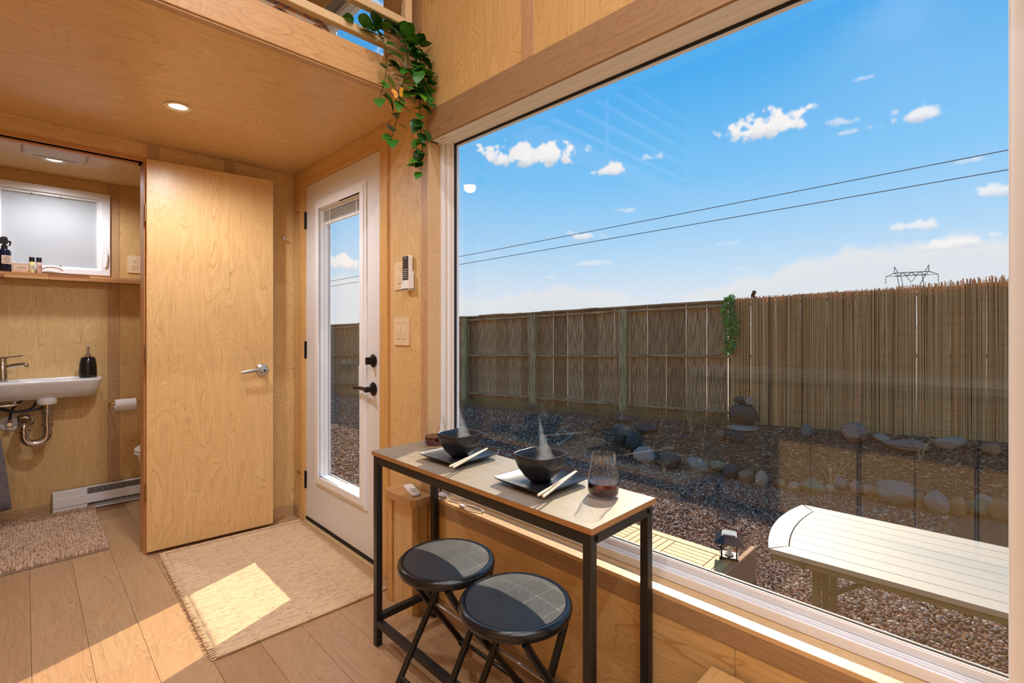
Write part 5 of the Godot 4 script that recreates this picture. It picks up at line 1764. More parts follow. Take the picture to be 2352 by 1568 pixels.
func build_yard():
	var n := FastNoiseLite.new()
	n.frequency = 0.6
	n.seed = 3
	var s := begin()
	group(s)
	var nx := 58
	var nz := 130
	var g := []
	for i in nx + 1:
		var col := []
		for j in nz + 1:
			var x := 1.34 + 7.8 * i / nx
			var z := -16.0 + 19.5 * j / nz
			col.append(Vector3(x, ground_y(x, z) + 0.012 * n.get_noise_2d(x * 3.0, z * 3.0), z))
		g.append(col)
	for i in nx:
		for j in nz:
			quad(s, g[i][j], g[i + 1][j], g[i + 1][j + 1], g[i][j + 1], Vector3.UP)
	solid("ground", end(s), rough_mat("yard_soil", Color8(150, 112, 84), "grit", 2.2, 0.95, 0.8), "brown gravel and mulch yard sloping up to the fence", "ground", "", Vector3.ZERO, Vector3.ZERO, "structure")
	solid("field_ground", bx(-700, 700, -1.6, -0.8, -700, 700), rough_mat("dry_field", Color8(190, 160, 116), "blotch", 0.02, 0.95), "dry tan field beyond the fence", "ground", "", Vector3.ZERO, Vector3.ZERO, "structure")
	# loose stones
	var ic := ico(0)
	var ps := begin()
	flat(ps)
	var r := RandomNumberGenerator.new()
	r.seed = 6
	var v := []
	for p in ic[0]: v.append(Vector3(p.x, p.y * 0.7, p.z * 0.85) * (0.8 + 0.35 * r.randf()))
	for f in ic[1]: tri(ps, v[f[0]], v[f[1]], v[f[2]], v[f[0]] + v[f[1]] + v[f[2]])
	var pebble := end(ps)
	var pm := mat("gravel", Color.WHITE, 0.85)
	pm.vertex_color_use_as_albedo = true
	var tones := [Color8(152, 122, 98), Color8(138, 96, 75), Color8(118, 80, 62), Color8(172, 150, 128), Color8(196, 182, 164), Color8(138, 126, 116), Color8(102, 72, 56)]
	var places := []
	var cols := []
	for zone in [[15000, 1.5, 4.3, -1.25, 0.7, 0.008, 0.0145, 0.14], [42000, 2.0, 6.1, -4.6, -0.3, 0.009, 0.016, 0.10], [30000, 1.8, 7.2, -12.5, -4.4, 0.012, 0.021, 0.12]]:
		for k in zone[0]:
			var x := r.randf_range(zone[1], zone[2])
			var z := r.randf_range(zone[3], zone[4])
			if x > fence_x(z) - (2.0 if z > -4.6 else 0.7): continue
			var sz := r.randf_range(zone[5], zone[6]) * (1.35 if r.randf() < 0.06 else 1.0)
			places.append(Transform3D(Basis(Vector3(r.randf() - 0.5, r.randf() - 0.5, r.randf() - 0.5).normalized(), r.randf() * TAU).scaled(Vector3.ONE * sz), Vector3(x, ground_y(x, z) + sz * 0.35 + 0.004, z)))
			var c: Color = tones[3 + r.randi_range(0, 1)] if r.randf() < zone[7] else tones[[0, 1, 1, 2, 2, 5, 6][r.randi_range(0, 6)]]
			cols.append(c.srgb_to_linear() * r.randf_range(0.75, 1.1))
	var gr = scatter(self, "gravel", pebble, pm, places, cols)
	tag(gr, "loose red-brown and grey gravel covering the yard", "gravel", "", "stuff")
	# bark mulch between the border stones and the fence
	var ms := begin()
	box(ms, Vector3.ZERO, Vector3(1.0, 0.14, 0.3), 0.04)
	var chip := end(ms)
	places = []
	cols = []
	for k in 16000:
		var z := r.randf_range(-4.7, 0.6)
		var x := fence_x(z) - r.randf_range(0.12, 1.9)
		var b := Basis(Vector3.UP, r.randf() * TAU) * Basis(Vector3(1, 0, 0), r.randf_range(-0.5, 0.5)) * Basis(Vector3(0, 0, 1), r.randf_range(-0.35, 0.35))
		places.append(Transform3D(b.scaled(Vector3.ONE * r.randf_range(0.02, 0.055)), Vector3(x, ground_y(x, z) + 0.008, z)))
		cols.append([Color8(134, 90, 60), Color8(104, 68, 46), Color8(166, 122, 82), Color8(84, 56, 40), Color8(196, 156, 110)][[0, 0, 1, 1, 2, 3, 3, 4][r.randi_range(0, 7)]].srgb_to_linear() * r.randf_range(0.8, 1.1))
	var mu = scatter(self, "mulch", chip, pm, places, cols)
	tag(mu, "dark shredded bark mulch in the bed along the fence", "mulch", "", "stuff")
	# dry straw caught along the foot of the boards
	var ss := begin()
	tube(ss, [Vector3(0, 0, 0), Vector3(0.02, 0.4, 0), Vector3(0.14, 0.78, 0.02), Vector3(0.34, 1.0, 0.05)], 0.022, 3, 0.006, false)
	var blade := end(ss)
	places = []
	cols = []
	for k in 6500:
		var z := r.randf_range(-8.6, -2.6)
		var d := 0.1 + 0.55 * r.randf() * r.randf()
		var clump := n.get_noise_2d(z * 3.0, 40.0) * 0.5 + 0.5
		if r.randf() > 0.25 + clump: continue
		var x := fence_x(z) - d
		var h := r.randf_range(0.05, 0.16) * (1.25 - d)
		var b := Basis(Vector3.UP, r.randf() * TAU) * Basis(Vector3(0, 0, 1), r.randf_range(-1.4, 0.3))
		places.append(Transform3D(b.scaled(Vector3(h, h, h)), Vector3(x, ground_y(x, z) + 0.004, z)))
		cols.append(Color8(206, 168, 106).srgb_to_linear().lerp(Color8(150, 110, 66).srgb_to_linear(), r.randf()))
	var sw = scatter(self, "dry_grass", blade, pm, places, cols)
	tag(sw, "tan dry grass and straw along the foot of the fence", "grass", "", "stuff")
	# single dead sprigs and sticks
	var straw := mat("straw_tan", Color8(196, 160, 110), 0.9)
	for e in [[Vector3(6.08, 0, -1.27), "dry branching weed stalk among the pale border stones", 0.3], [Vector3(7.0, 0, -0.62), "bent dry grass stalk in front of the long flat stones", 0.26], [Vector3(6.75, 0, -3.12), "tall dead flower stalks standing in the dark mulch", 0.34], [Vector3(5.45, 0, -2.85), "small straw tuft in front of the dark-sided border stone", 0.16]]:
		var p: Vector3 = e[0]
		p.y = ground_y(p.x, p.z)
		var o = thing("dry_stalk", e[1], "plant", "", p)
		for k in 6:
			var f := begin()
			var a := TAU * k / 6.0 + r.randf()
			var l: float = e[2] * r.randf_range(0.6, 1.1)
			var lean := r.randf_range(0.15, 0.75)
			var tip := Vector3(cos(a) * lean * l, l, sin(a) * lean * l)
			tube(f, curve([Vector3.ZERO, tip * 0.5 + Vector3(0, 0.04, 0), tip], 4), 0.0028, 5, 0.0012)
			tube(f, [tip * 0.6 + Vector3(0, 0.03, 0), tip * 0.75 + Vector3(sin(a) * 0.06, 0.06, cos(a) * 0.06)], 0.0018, 4, 0.001)
			part(o, "stem", end(f), straw)
	var pl = thing("purple_blossom", "faded purple blossom lying under the tall dead stalks", "flower", "", Vector3(6.53, ground_y(6.53, -3.17) + 0.02, -3.17))
	for k in 7:
		part(pl, "petal", leaf_mesh(0.07, 0.022, 0.3, 0.3), mat("petal_purple", Color8(96, 44, 112), 0.7), Vector3.ZERO, Vector3(0, 51.0 * k, 25 + 6 * (k % 3)))
	var stk := begin()
	tube(stk, curve([Vector3(-0.62, 0.012, 0.2), Vector3(-0.2, 0.02, 0.06), Vector3(0.2, 0.022, -0.1), Vector3(0.66, 0.014, -0.16)], 4), 0.016, 8, 0.01)
	solid("pale_stick", end(stk), mat("bleached_wood", Color8(168, 150, 124), 0.9), "long bleached stick lying on the gravel before the fence", "stick", "", Vector3(5.95, ground_y(5.95, -4.6) + 0.008, -4.6))

func build_fence():
	var o = thing("wooden_fence", "weathered grey-brown plank fence with greenish posts across the yard", "fence", "", Vector3(8.1, 0, 0), 98.8)
	var r := RandomNumberGenerator.new()
	r.seed = 14
	var top := func(s: float) -> float: return 1.70 - 0.0345 * s
	var low := func(s: float) -> float: return -0.15 - 0.037 * clampf(s, -2.0, 13.0)
	# boards, set with narrow gaps
	var cuts := [-1.15, -0.84, -0.525]
	var c := -0.21
	while c < 2.9:
		cuts.append(c)
		c += 0.3193
	c = 2.984
	while c < 4.7:
		cuts.append(c)
		c += 0.319
	c = 4.862
	while c < 6.3:
		cuts.append(c)
		c += 0.315
	c = 6.44
	while c < 16.4:
		cuts.append(c)
		c += [0.3, 0.26, 0.31, 0.16, 0.15][r.randi_range(0, 4)] + 0.012
	for i in cuts.size() - 1:
		var g := r.randf_range(0.004, 0.011) if r.randf() < 0.85 else 0.0015
		if cuts[i] > 6.4 and r.randf() < 0.6: g = 0.001
		var s0: float = cuts[i] + g
		var s1: float = cuts[i + 1] - g * 0.6
		var sm := (s0 + s1) * 0.5
		var f := begin()
		var y0: float = low.call(sm) - 0.12
		var y1: float = top.call(sm) - 0.014 + r.randf_range(-0.008, 0.008)
		box(f, Vector3((s0 + s1) * 0.5, (y0 + y1) * 0.5, 0.011 + r.randf() * 0.004), Vector3(s1 - s0, y1 - y0, 0.02), 0.003, Basis(Vector3(0, 0, 1), r.randf_range(-0.002, 0.002)) * Basis(Vector3.UP, r.randf_range(-0.02, 0.02)))
		part(o, "board", end(f), M["old_board_%d" % r.randi_range(0, 3)])
	var posts := [-0.75, 1.05, 2.85, 4.645, 6.5, 8.28, 10.1, 11.9, 13.7, 15.5]
	for s in posts:
		part(o, "post", bx(s - 0.066, s + 0.066, low.call(s) - 0.25, top.call(s) - 0.045, -0.15, -0.018, 0.006), M.old_post)
	for i in posts.size() - 1:
		var a: float = posts[i] + 0.067
		var b: float = posts[i + 1] - 0.067
		for k in 3:
			var ya: float = [0.838 - 0.032 * a, -0.06 - 0.0205 * a, top.call(a) - 0.085][k] + r.randf_range(-0.008, 0.008)
			var yb: float = [0.838 - 0.032 * b, -0.06 - 0.0205 * b, top.call(b) - 0.085][k] + r.randf_range(-0.008, 0.008)
			var f := begin()
			box(f, Vector3((a + b) * 0.5, (ya + yb) * 0.5, -0.047), Vector3(b - a, 0.042, 0.09), 0.003, Basis(Vector3(0, 0, 1), atan2(yb - ya, b - a)))
			part(o, "rail", end(f), M.old_rail)
	c = -1.1
	while c < 16.2:
		var l := r.randf_range(0.32, 0.75)
		var f := begin()
		box(f, Vector3(c + l * 0.5, top.call(c + l * 0.5) - 0.012 + r.randf_range(-0.008, 0.008), -0.01), Vector3(l - 0.006, 0.03, 0.15), 0.004, Basis(Vector3(0, 0, 1), -0.0345 + r.randf_range(-0.012, 0.012)))
		part(o, "cap_board", end(f), M.old_rail)
		c += l
	# reed screen wired over the right-hand bays
	var rd = thing("reed_screen", "roll of brown reed fencing wired over the plank fence", "screen", "", Vector3(8.1, 0, 0), 98.8)
	var f := begin()
	var x := -0.95
	while x < 2.90:
		var rad := r.randf_range(0.0036, 0.0062)
		var w := clampf((1.3 - x) / 1.3, 0.0, 1.0)
		var y1 := 1.70 - 0.035 * x + 0.012 + r.randf_range(-0.02, 0.012) + w * (0.03 + (0.045 * r.randf() if r.randf() < 0.5 else 0.0))
		var y0: float = low.call(x) - 0.02 + (0.03 * r.randf())
		if x > 2.8: y0 += 0.25 * (x - 2.8) / 0.1
		var lean := r.randf_range(-0.012, 0.012)
		var dz := -0.165 + r.randf_range(-0.008, 0.008) + 0.012 * sin(x * 7.0)
		var tone: float = r.randf()
		var col := Color8(246, 206, 146).srgb_to_linear().lerp(Color8(200, 150, 94).srgb_to_linear(), tone)
		if r.randf() < 0.1: col = Color8(232, 196, 140).srgb_to_linear()
		if r.randf() < 0.06: col = Color8(78, 54, 36).srgb_to_linear()
		f.set_color(col)
		tube(f, [Vector3(x, y0, dz), Vector3(x + lean * 0.4 + r.randf_range(-0.003, 0.003), lerpf(y0, y1, 0.45), dz + r.randf_range(-0.005, 0.005)), Vector3(x + lean, y1, dz)], rad, 6, rad * 0.8)
		x += rad * 1.25 + (0.006 if r.randf() < 0.015 else 0.0)
	var rm := mat("reed", Color.WHITE, 0.75)
	rm.vertex_color_use_as_albedo = true
	rm.backlight_enabled = true
	rm.backlight = Color(0.8, 0.6, 0.32)
	var reeds = part(rd, "reeds", end(f), rm)
	reeds.set_meta("kind", "stuff")
	for k in 14:
		var pts := []
		for i in 40:
			var s := -0.95 + 3.84 * i / 39.0
			var y := lerpf(low.call(s) + 0.09, 1.63 - 0.035 * s, k / 13.0)
			pts.append(Vector3(s, y + 0.006 * sin(s * 5.0 + k * 2.0), -0.181))
		var wf := begin()
		tube(wf, pts, 0.0011, 4)
		part(rd, "wire", end(wf), mat("old_wire", Color8(92, 70, 48), 0.7))
	# plastic vine garland over the end of the reed roll
	var ga = thing("vine_garland", "bright green artificial vine garland hanging at the reed screen's end", "garland", "", Vector3(8.1, 0, 0), 98.8)
	var gs := begin()
	tube(gs, curve([Vector3(2.88, 1.625, -0.06), Vector3(2.9, 1.6, -0.21), Vector3(2.93, 1.3, -0.22), Vector3(2.92, 1.05, -0.22), Vector3(2.87, 0.82, -0.22)], 6), 0.004, 6)
	part(ga, "stem", end(gs), M.vine_stem)
	var lm := leaf_mesh(0.048, 0.022, 0.3, 0.25)
	var places := []
	var cols := []
	for k in 1100:
		var t := r.randf()
		var p := Vector3(2.91 + 0.03 * sin(t * 7.0), 1.63 - 0.83 * t, -0.215)
		p += Vector3(r.randf_range(-1, 1), r.randf_range(-0.6, 0.6), r.randf_range(-0.9, 0.6)) * (0.05 + 0.05 * sin(PI * t))
		var b := Basis.from_euler(Vector3(r.randf() * TAU, r.randf() * TAU, r.randf_range(-1.2, 0.2)))
		places.append(Transform3D(b.scaled(Vector3.ONE * r.randf_range(0.7, 1.25)), p))
		cols.append([Color8(46, 150, 58), Color8(30, 120, 60), Color8(92, 180, 50), Color8(24, 96, 62)][r.randi_range(0, 3)].srgb_to_linear())
	var gm := mat("garland_leaf", Color.WHITE, 0.5)
	gm.vertex_color_use_as_albedo = true
	gm.backlight_enabled = true
	gm.backlight = Color(0.3, 0.5, 0.12)
	scatter(ga, "foliage", lm, gm, places, cols)
	# small solar light clipped to the fence cap
	var so = thing("solar_light", "small black solar light clipped on top of the fence", "light", "", Vector3(8.1, 0, 0), 98.8)
	f = begin()
	box(f, Vector3(2.62, 1.672, -0.05), Vector3(0.05, 0.105, 0.028), 0.005, Basis(Vector3(0, 0, 1), 0.42) * Basis(Vector3(1, 0, 0), -0.4))
	part(so, "panel_head", end(f), M.black_plastic)
	part(so, "clip", bx(2.575, 2.615, 1.6, 1.632, -0.09, 0.02, 0.003), M.black_plastic)

# ------------------------------------------------------------------ stones, each its own thing: x, z, width, height, tone, label
func build_rocks():
	var tones := {
		"dark": [Color8(70, 70, 70), "speckle"], "grey": [Color8(128, 126, 118), "speckle"], "pale": [Color8(206, 188, 166), "grit"], "tan": [Color8(182, 152, 116), "grit"],
		"brown": [Color8(140, 112, 92), "grit"], "mossy": [Color8(124, 122, 92), "speckle"], "boulder": [Color8(88, 78, 70), "speckle"], "pink": [Color8(200, 166, 146), "grit"]}
	var list := [
		[5.97, -3.80, 0.20, 0.31, "dark", "tall dark rock leaning at the far end of the stone border", 0.9],
		[5.91, -3.56, 0.23, 0.28, "dark", "upright dark rock next to the pale jagged border stone", 0.9],
		[6.53, -3.74, 0.42, 0.12, "dark", "long dark slab of rock lying behind the upright dark rocks", 0.6],
		[6.40, -4.10, 0.19, 0.11, "grey", "small pale-edged rock lodged above the tall dark rock", 0.8],
		[6.86, -4.26, 0.46, 0.085, "brown", "flat brown flagstone at the foot of the third fence post", 0.7],
		[5.69, -3.25, 0.34, 0.21, "pale", "pale jagged stone first in the border after the dark rocks", 0.9],
		[5.70, -2.91, 0.31, 0.20, "brown", "brown stone with a dark shaded flank in the border", 0.9],
		[5.78, -2.60, 0.32, 0.165, "grey", "broad grey stone in the border beside the mossy one", 0.8],
		[5.95, -2.41, 0.24, 0.11, "mossy", "low mossy green stone sunk in the border", 0.8],
		[5.80, -2.20, 0.20, 0.175, "dark", "single blackish stone between the mossy and the tan border stones", 0.9],
		[5.80, -2.04, 0.21, 0.13, "tan", "smooth wedge-shaped tan stone next to the blackish one", 0.8],
		[5.77, -1.86, 0.17, 0.185, "pale", "tall pitted whitish stone standing in the border", 0.8],
		[6.70, -2.50, 0.25, 0.165, "dark", "dark rock in the mulch below the stone cairn", 0.8],
		[6.71, -2.69, 0.14, 0.135, "tan", "small egg-shaped tan rock in the mulch below the cairn", 1.0],
		[5.86, -1.71, 0.13, 0.095, "tan", "small dull tan stone right of the pitted whitish one", 0.9],
		[5.87, -1.56, 0.18, 0.095, "pale", "low flat-topped pale stone beside the big dark green one", 0.8],
		[5.88, -1.38, 0.26, 0.15, "mossy", "large dark green stone with a rounded back in the border", 0.8],
		[6.06, -1.28, 0.14, 0.06, "pale", "thin pale stone behind the dry weed stalk", 0.8],
		[6.14, -1.19, 0.155, 0.12, "grey", "round grey-green stone behind the thin pale one", 0.9],
		[6.14, -1.06, 0.135, 0.125, "pink", "pinkish pale stone tilted against the round grey-green one", 0.9],
		[6.17, -0.94, 0.15, 0.10, "pink", "pinkish low stone just before the largest grey border boulder", 0.9],
		[6.11, -0.73, 0.37, 0.215, "grey", "largest grey boulder of the stone border", 0.9],
		[6.12, -0.55, 0.11, 0.145, "tan", "narrow tan stone leaning on the largest grey boulder", 0.8],
		[6.10, -0.42, 0.26, 0.20, "grey", "blocky grey stone with a mottled top beyond the narrow tan one", 0.8],
		[6.14, -0.28, 0.155, 0.175, "tan", "upright grey-and-tan stone standing between two blocky grey ones", 0.9],
		[6.23, -0.14, 0.22, 0.15, "mossy", "blocky greenish stone with a pale patch near the window frame", 0.8],
		[6.47, -0.10, 0.12, 0.075, "pale", "little white-edged stone perched behind the blocky greenish one", 0.9],
		[6.26, 0.02, 0.2, 0.185, "tan", "golden tan stone cut off by the white window frame", 0.9],
		[7.24, -1.79, 0.18, 0.15, "grey", "grey stone alone at the foot of the reed screen", 0.8],
		[7.29, -1.27, 0.33, 0.22, "pink", "largest pale rounded rock at the foot of the reed screen", 0.9],
		[7.39, -1.02, 0.22, 0.095, "pale", "low pale rock next to the largest rounded one by the reeds", 0.8],
		[7.24, -0.77, 0.46, 0.115, "pink", "long flat pale rock in front of the reed screen", 0.7],
		[7.45, -0.40, 0.33, 0.13, "pale", "domed pale rock at the reed screen's foot past the long flat one", 0.7],
		[7.42, -0.06, 0.2, 0.12, "tan", "small oval rock by the reeds near the window frame", 0.9],
		[6.62, -8.2, 0.5, 0.07, "brown", "flat stone at the foot of the first fence post", 0.8],
		[6.92, -6.36, 0.42, 0.065, "brown", "flat stone at the foot of the second fence post", 0.8]]
	var k := 0
	for e in list:
		k += 1
		rock(e[0], ground_y(e[0], e[1]) - 0.02, e[1], Vector3(e[2] * 0.95, e[3] + 0.02, e[2] * e[6]), tones[e[4]], e[5], 100 + k, 31.0 * k, e[4] != "boulder")
	# the cairn: a flat stone, a boulder and two small rocks on top of it
	var cx := 7.22
	var cz := -2.56
	var y := ground_y(cx, cz)
	rock(cx - 0.04, y - 0.02, cz, Vector3(0.40, 0.085, 0.46), tones.pale, "flat pale stone under the dark boulder of the cairn", 201, 40.0, true)
	rock(cx, y + 0.05, cz, Vector3(0.34, 0.30, 0.39), tones.boulder, "big dark round boulder in the middle of the cairn", 202, 20.0, false)
	rock(cx, y + 0.335, cz - 0.07, Vector3(0.15, 0.11, 0.16), tones.boulder, "small dark rock on top of the cairn boulder", 203, 75.0, true)
	rock(cx - 0.02, y + 0.335, cz + 0.075, Vector3(0.10, 0.125, 0.11), tones.pale, "small pitted pale rock on top of the cairn boulder", 204, 10.0, true)

func rock(x: float, y: float, z: float, size: Vector3, tone: Array, label: String, seed_: int, turn: float, facets: bool):
	var key := "stone_%s" % tone[0].to_html(false)
	var m := rough_mat(key, tone[0], tone[1], 3.2, 0.92, 0.7, tone[1], false)
	solid("rock", rock_mesh(seed_, size, 0.34 if facets else 0.14, 3, facets), m, label, "rock", "stones of the rock garden", Vector3(x, y, z), Vector3(0, turn, 0))

# ------------------------------------------------------------------ deck, lantern, patio table
func build_patio():
	var r := RandomNumberGenerator.new()
	r.seed = 23
	var dk = thing("deck", "honey-coloured parquet-tile deck outside the window", "deck", "", Vector3(0, -0.35, 0))
	part(dk, "frame", bx(1.6, 3.28, -0.23, -0.03, -3.38, -1.229), M.sleeper)
	for i in 3:
		for j in 7:
			var x0 := 3.29 - 0.3 * (i + 1)
			var z0 := -1.345 - 0.2935 * (j + 1)
			for k in 6:
				if (i + j) % 2 == 0:
					part(dk, "slat", bx(x0 + 0.05 * k + 0.002, x0 + 0.05 * (k + 1) - 0.002, -0.02, 0.0, z0 + 0.002, z0 + 0.2915, 0.0015), M.deck_z)
				else:
					part(dk, "slat", bx(x0 + 0.002, x0 + 0.298, -0.02, 0.0, z0 + 0.0489 * k + 0.002, z0 + 0.0489 * (k + 1) - 0.002, 0.0015), M.deck_x)
	for k in 2:
		for i in 3:
			part(dk, "slat", bx(3.29 - 0.3 * (i + 1) + 0.002, 3.29 - 0.3 * i - 0.002, -0.02, 0.0, -1.343 + 0.057 * k, -1.343 + 0.057 * (k + 1) - 0.004, 0.0015), M.deck_x)
	part(dk, "edge_board", bx(3.292, 3.358, -0.235, 0.002, -3.38, -1.229, 0.003), M.deck_z)
	part(dk, "end_board", bx(1.6, 3.59, -0.238, 0.006, -1.228, -1.194, 0.004), M.sleeper)
	# solar lantern
	var ln = thing("solar_lantern", "small black solar lantern with glass sides on the deck corner", "lantern", "", Vector3(3.315, -0.3495, -1.272), 20.0)
	var f := begin()
	for p in [[-1, -1], [1, -1], [1, 1], [-1, 1]]:
		box(f, Vector3(p[0] * 0.046, 0.062, p[1] * 0.046), Vector3(0.009, 0.105, 0.009), 0.001)
		box(f, Vector3(p[0] * 0.05, 0.006, p[1] * 0.05), Vector3(0.018, 0.012, 0.018), 0.002)
	add_bx(f, -0.056, 0.056, 0.008, 0.016, -0.056, 0.056, 0.002)
	part(ln, "cage", end(f), M.bronze)
	f = begin()
	var rr := []
	for p in [[0.112, 0.088], [0.117, 0.088], [0.150, 0.046], [0.154, 0.044]]:
		rr.append([Vector3(-p[1], p[0], -p[1]), Vector3(p[1], p[0], -p[1]), Vector3(p[1], p[0], p[1]), Vector3(-p[1], p[0], p[1])])
	flat(f)
	for i in 3:
		for k in 4:
			quad(f, rr[i][k], rr[i][(k + 1) % 4], rr[i + 1][(k + 1) % 4], rr[i + 1][k], (rr[i][k] + rr[i][(k + 1) % 4]) * 0.5 - Vector3(0, 0.1, 0))
	disc(f, rr[0], Vector3.DOWN)
	disc(f, rr[3], Vector3.UP)
	part(ln, "roof", end(f), mat("lantern_black", Color8(42, 42, 44), 0.35))
	part(ln, "solar_panel", bx(-0.041, 0.041, 0.1545, 0.164, -0.041, 0.041, 0.002), mat("solar_cell", Color8(150, 156, 160), 0.15))
	f = begin()
	holed(f, 1, 0.017, 0.111, -0.042, 0.042, -0.042, 0.042, [[-0.0405, 0.0405, -0.0405, 0.0405]])
	part(ln, "glass", end(f), M.cup_glass)
	f = begin()
	lathe(f, [Vector2(0, 0.017), Vector2(0.026, 0.017), Vector2(0.03, 0.024), Vector2(0.014, 0.034), Vector2(0.006, 0.06), Vector2(0, 0.062)], 12)
	part(ln, "bulb_holder", end(f), mat("bulb_white", Color8(236, 236, 230), 0.2))

	# folding resin table
	var W := 0.752
	var L := 1.85
	var tb = thing("patio_table", "white slatted folding patio table with a bowed end and olive legs", "table", "", Vector3(2.478, -0.59, -0.769), 3.6)
	var top := 0.73
	var wm := rough_mat("resin_white", Color8(156, 152, 142), "", 3.0, 0.5, 0.04, "fibre")
	var under := mat("resin_olive", Color8(112, 104, 78), 0.55)
	var arc := func(x: float, base: float, bulge: float) -> float: return base - bulge * (1.0 - pow((x - W * 0.5) / (W * 0.5), 2.0))
	var flat_xf := Transform3D(Basis(Vector3(1, 0, 0), Vector3(0, 0, 1), Vector3(0, -1, 0)), Vector3.ZERO)
	# prism polygons are (x, z); extruded along -y by the basis above
	var slab := func(called: String, poly: PackedVector2Array):
		var q := begin()
		prism(q, poly, -top, -(top - 0.022), flat_xf)
		part(tb, called, end(q), wm)
	var outer := PackedVector2Array()
	for k in 13:
		var x := 0.004 + (W - 0.008) * k / 12.0
		outer.append(Vector2(x, arc.call(x, 0.0, 0.055)))
	var ends := outer.duplicate()
	for k in 13:
		var x := lerpf(W - 0.088, 0.088, k / 12.0)
		ends.append(Vector2(x, arc.call(x, 0.085, 0.05)))
	slab.call("end_board", ends)
	slab.call("side_board", PackedVector2Array([Vector2(0, 0.008), Vector2(0.0855, arc.call(0.088, 0.085, 0.05) + 0.004), Vector2(0.0855, L), Vector2(0, L)]))
	slab.call("side_board", PackedVector2Array([Vector2(W, 0.008), Vector2(W, L), Vector2(W - 0.0855, L), Vector2(W - 0.0855, arc.call(W - 0.088, 0.085, 0.05) + 0.004)]))
	var sw := (W - 0.176) / 6.0
	for k in 6:
		var a := 0.088 + sw * k + 0.0016
		var b := 0.088 + sw * (k + 1) - 0.0016
		var poly := PackedVector2Array()
		for m in 4:
			var x := lerpf(a, b, m / 3.0)
			poly.append(Vector2(x, arc.call(x, 0.085, 0.05) + 0.006))
		poly.append(Vector2(b, L))
		poly.append(Vector2(a, L))
		slab.call("slat", poly)
	var base := PackedVector2Array()
	for k in 13:
		var x := 0.01 + (W - 0.02) * k / 12.0
		base.append(Vector2(x, arc.call(x, 0.01, 0.055)))
	base.append(Vector2(W - 0.01, L - 0.01))
	base.append(Vector2(0.01, L - 0.01))
	f = begin()
	prism(f, base, -(top - 0.0225), -(top - 0.05), flat_xf)
	part(tb, "underframe", end(f), under)
	for z in [0.17, 1.62]:
		for x in [0.14, 0.62]:
			part(tb, "leg", bx(x - 0.016, x + 0.016, 0.0, top - 0.0505, z - 0.016, z + 0.016, 0.003), under)
		part(tb, "leg_spreader", bx(0.1565, 0.6035, 0.10, 0.125, z - 0.01, z + 0.01, 0.003), under)
		part(tb, "leg_spreader", bx(0.1565, 0.6035, 0.56, 0.585, z - 0.01, z + 0.01, 0.003), under)
		part(tb, "center_post", bx(0.366, 0.394, 0.1255, top - 0.0505, z - 0.014, z + 0.014, 0.003), under)
		f = begin()
		var sg := 1.0 if z < 1.0 else -1.0
		tube(f, [Vector3(0.38, 0.42, z + 0.02 * sg), Vector3(0.38, 0.53, z + 0.16 * sg), Vector3(0.38, 0.675, z + 0.42 * sg)], 0.011, 8)
		part(tb, "brace", end(f), under)

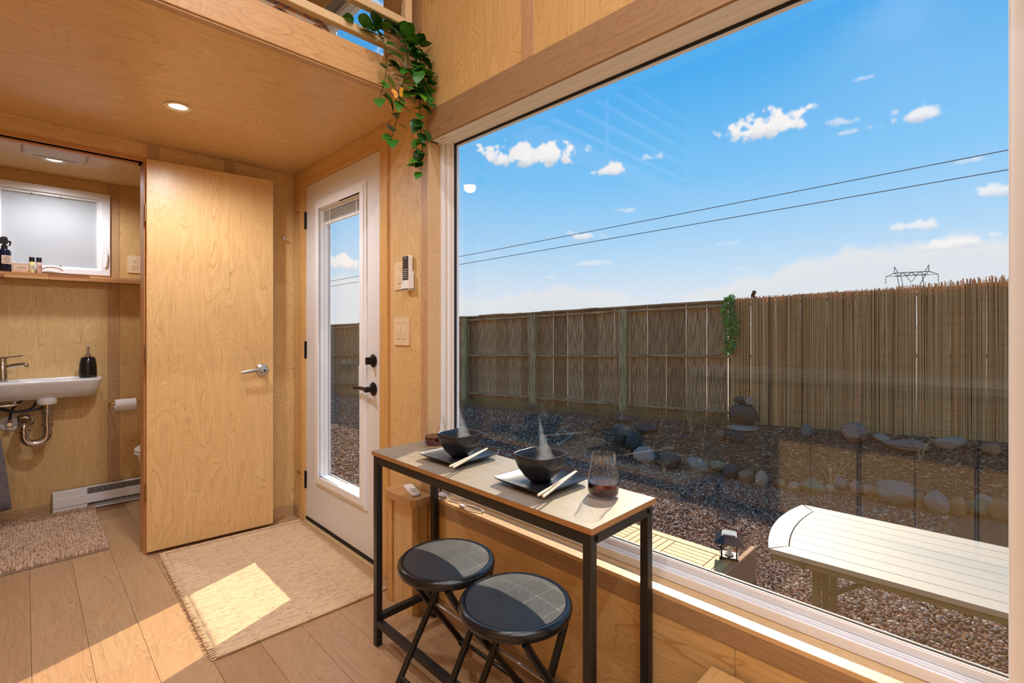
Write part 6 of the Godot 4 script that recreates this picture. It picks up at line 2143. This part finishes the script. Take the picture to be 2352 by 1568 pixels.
# ------------------------------------------------------------------ far away
func build_distance():
	var wire := mat("cable_dark", Color8(48, 50, 56), 0.6)
	for e in [[Vector3(15.082, 4.63, -18.849), Vector3(19.946, 6.255, 0.149), "upper of the two power lines crossing the sky"], [Vector3(15.082, 4.244, -18.849), Vector3(19.946, 5.692, 0.149), "lower of the two power lines crossing the sky"]]:
		var f := begin()
		var pts := []
		for k in 33:
			var t := lerpf(-1.5, 1.5, k / 32.0)
			pts.append(e[0].lerp(e[1], t) + Vector3(0, 0.03 * (t * t - t), 0))
		tube(f, pts, 0.013, 6)
		solid("power_line", end(f), wire, e[2], "power line", "power lines over the yard")
	# transmission tower standing in the field
	var tw = thing("transmission_tower", "distant steel lattice transmission tower above the reed screen", "tower", "", Vector3(334.4, -0.8, -33.3), -84.3)
	var steel := mat("tower_steel", Color8(92, 96, 102), 0.6)
	var bar := func(called: String, list: Array, rad: float):
		var q := begin()
		for p in list: tube(q, [p[0], p[1]], rad, 5)
		part(tw, called, end(q), steel)
	for sg in [-1.0, 1.0]:
		var legs := []
		for d in [-1.0, 1.0]:
			legs.append([Vector3(sg * 9.0 - 1.6, 0, d * 5.0), Vector3(sg * 4.3 - 0.8, 24.5, d * 1.2)])
			legs.append([Vector3(sg * 9.0 + 1.6, 0, d * 5.0), Vector3(sg * 4.3 + 0.8, 24.5, d * 1.2)])
			legs.append([Vector3(sg * 4.3 - 0.8, 24.5, d * 1.2), Vector3(sg * 5.9, 29.6, d * 1.2)])
			legs.append([Vector3(sg * 4.3 + 0.8, 24.5, d * 1.2), Vector3(sg * 4.4, 29.6, d * 1.2)])
			legs.append([Vector3(sg * 5.6, 31.2, d * 1.0), Vector3(sg * 7.1, 34.7, 0)])
			legs.append([Vector3(sg * 7.1, 31.2, d * 1.0), Vector3(sg * 7.1, 34.7, 0)])
		for k in 7:
			var t := k / 7.0
			var h := 24.5 * t
			var h2 := 24.5 * (k + 1) / 7.0
			var c0 := lerpf(9.0, 4.3, t)
			var c1 := lerpf(9.0, 4.3, (k + 1) / 7.0)
			var w0 := lerpf(1.6, 0.8, t)
			var w1 := lerpf(1.6, 0.8, (k + 1) / 7.0)
			legs.append([Vector3(sg * c0 - w0, h, 1.5), Vector3(sg * c1 + w1, h2, 1.5)])
			legs.append([Vector3(sg * c0 + w0, h, -1.5), Vector3(sg * c1 - w1, h2, -1.5)])
		bar.call("leg", legs, 0.16)
		bar.call("insulator", [[Vector3(sg * 10.8, 29.5, 0), Vector3(sg * 10.9, 25.6, 0)], [Vector3(0, 25.9, 0), Vector3(sg * 2.2, 29.4, 0)]], 0.14)
	var arm := []
	for d in [-1.2, 1.2]:
		arm.append([Vector3(-10.8, 29.5, 0), Vector3(10.8, 29.5, 0)])
		arm.append([Vector3(-7.1, 29.5, d), Vector3(7.1, 29.5, d)])
		arm.append([Vector3(-7.1, 31.2, d), Vector3(7.1, 31.2, d)])
		for sg in [-1.0, 1.0]:
			arm.append([Vector3(sg * 7.1, 31.2, d), Vector3(sg * 10.8, 29.5, 0)])
		for k in 8:
			arm.append([Vector3(-7.1 + 1.775 * k, 29.5 if k % 2 else 31.2, d), Vector3(-7.1 + 1.775 * (k + 1), 31.2 if k % 2 else 29.5, d)])
	bar.call("crossarm", arm, 0.13)
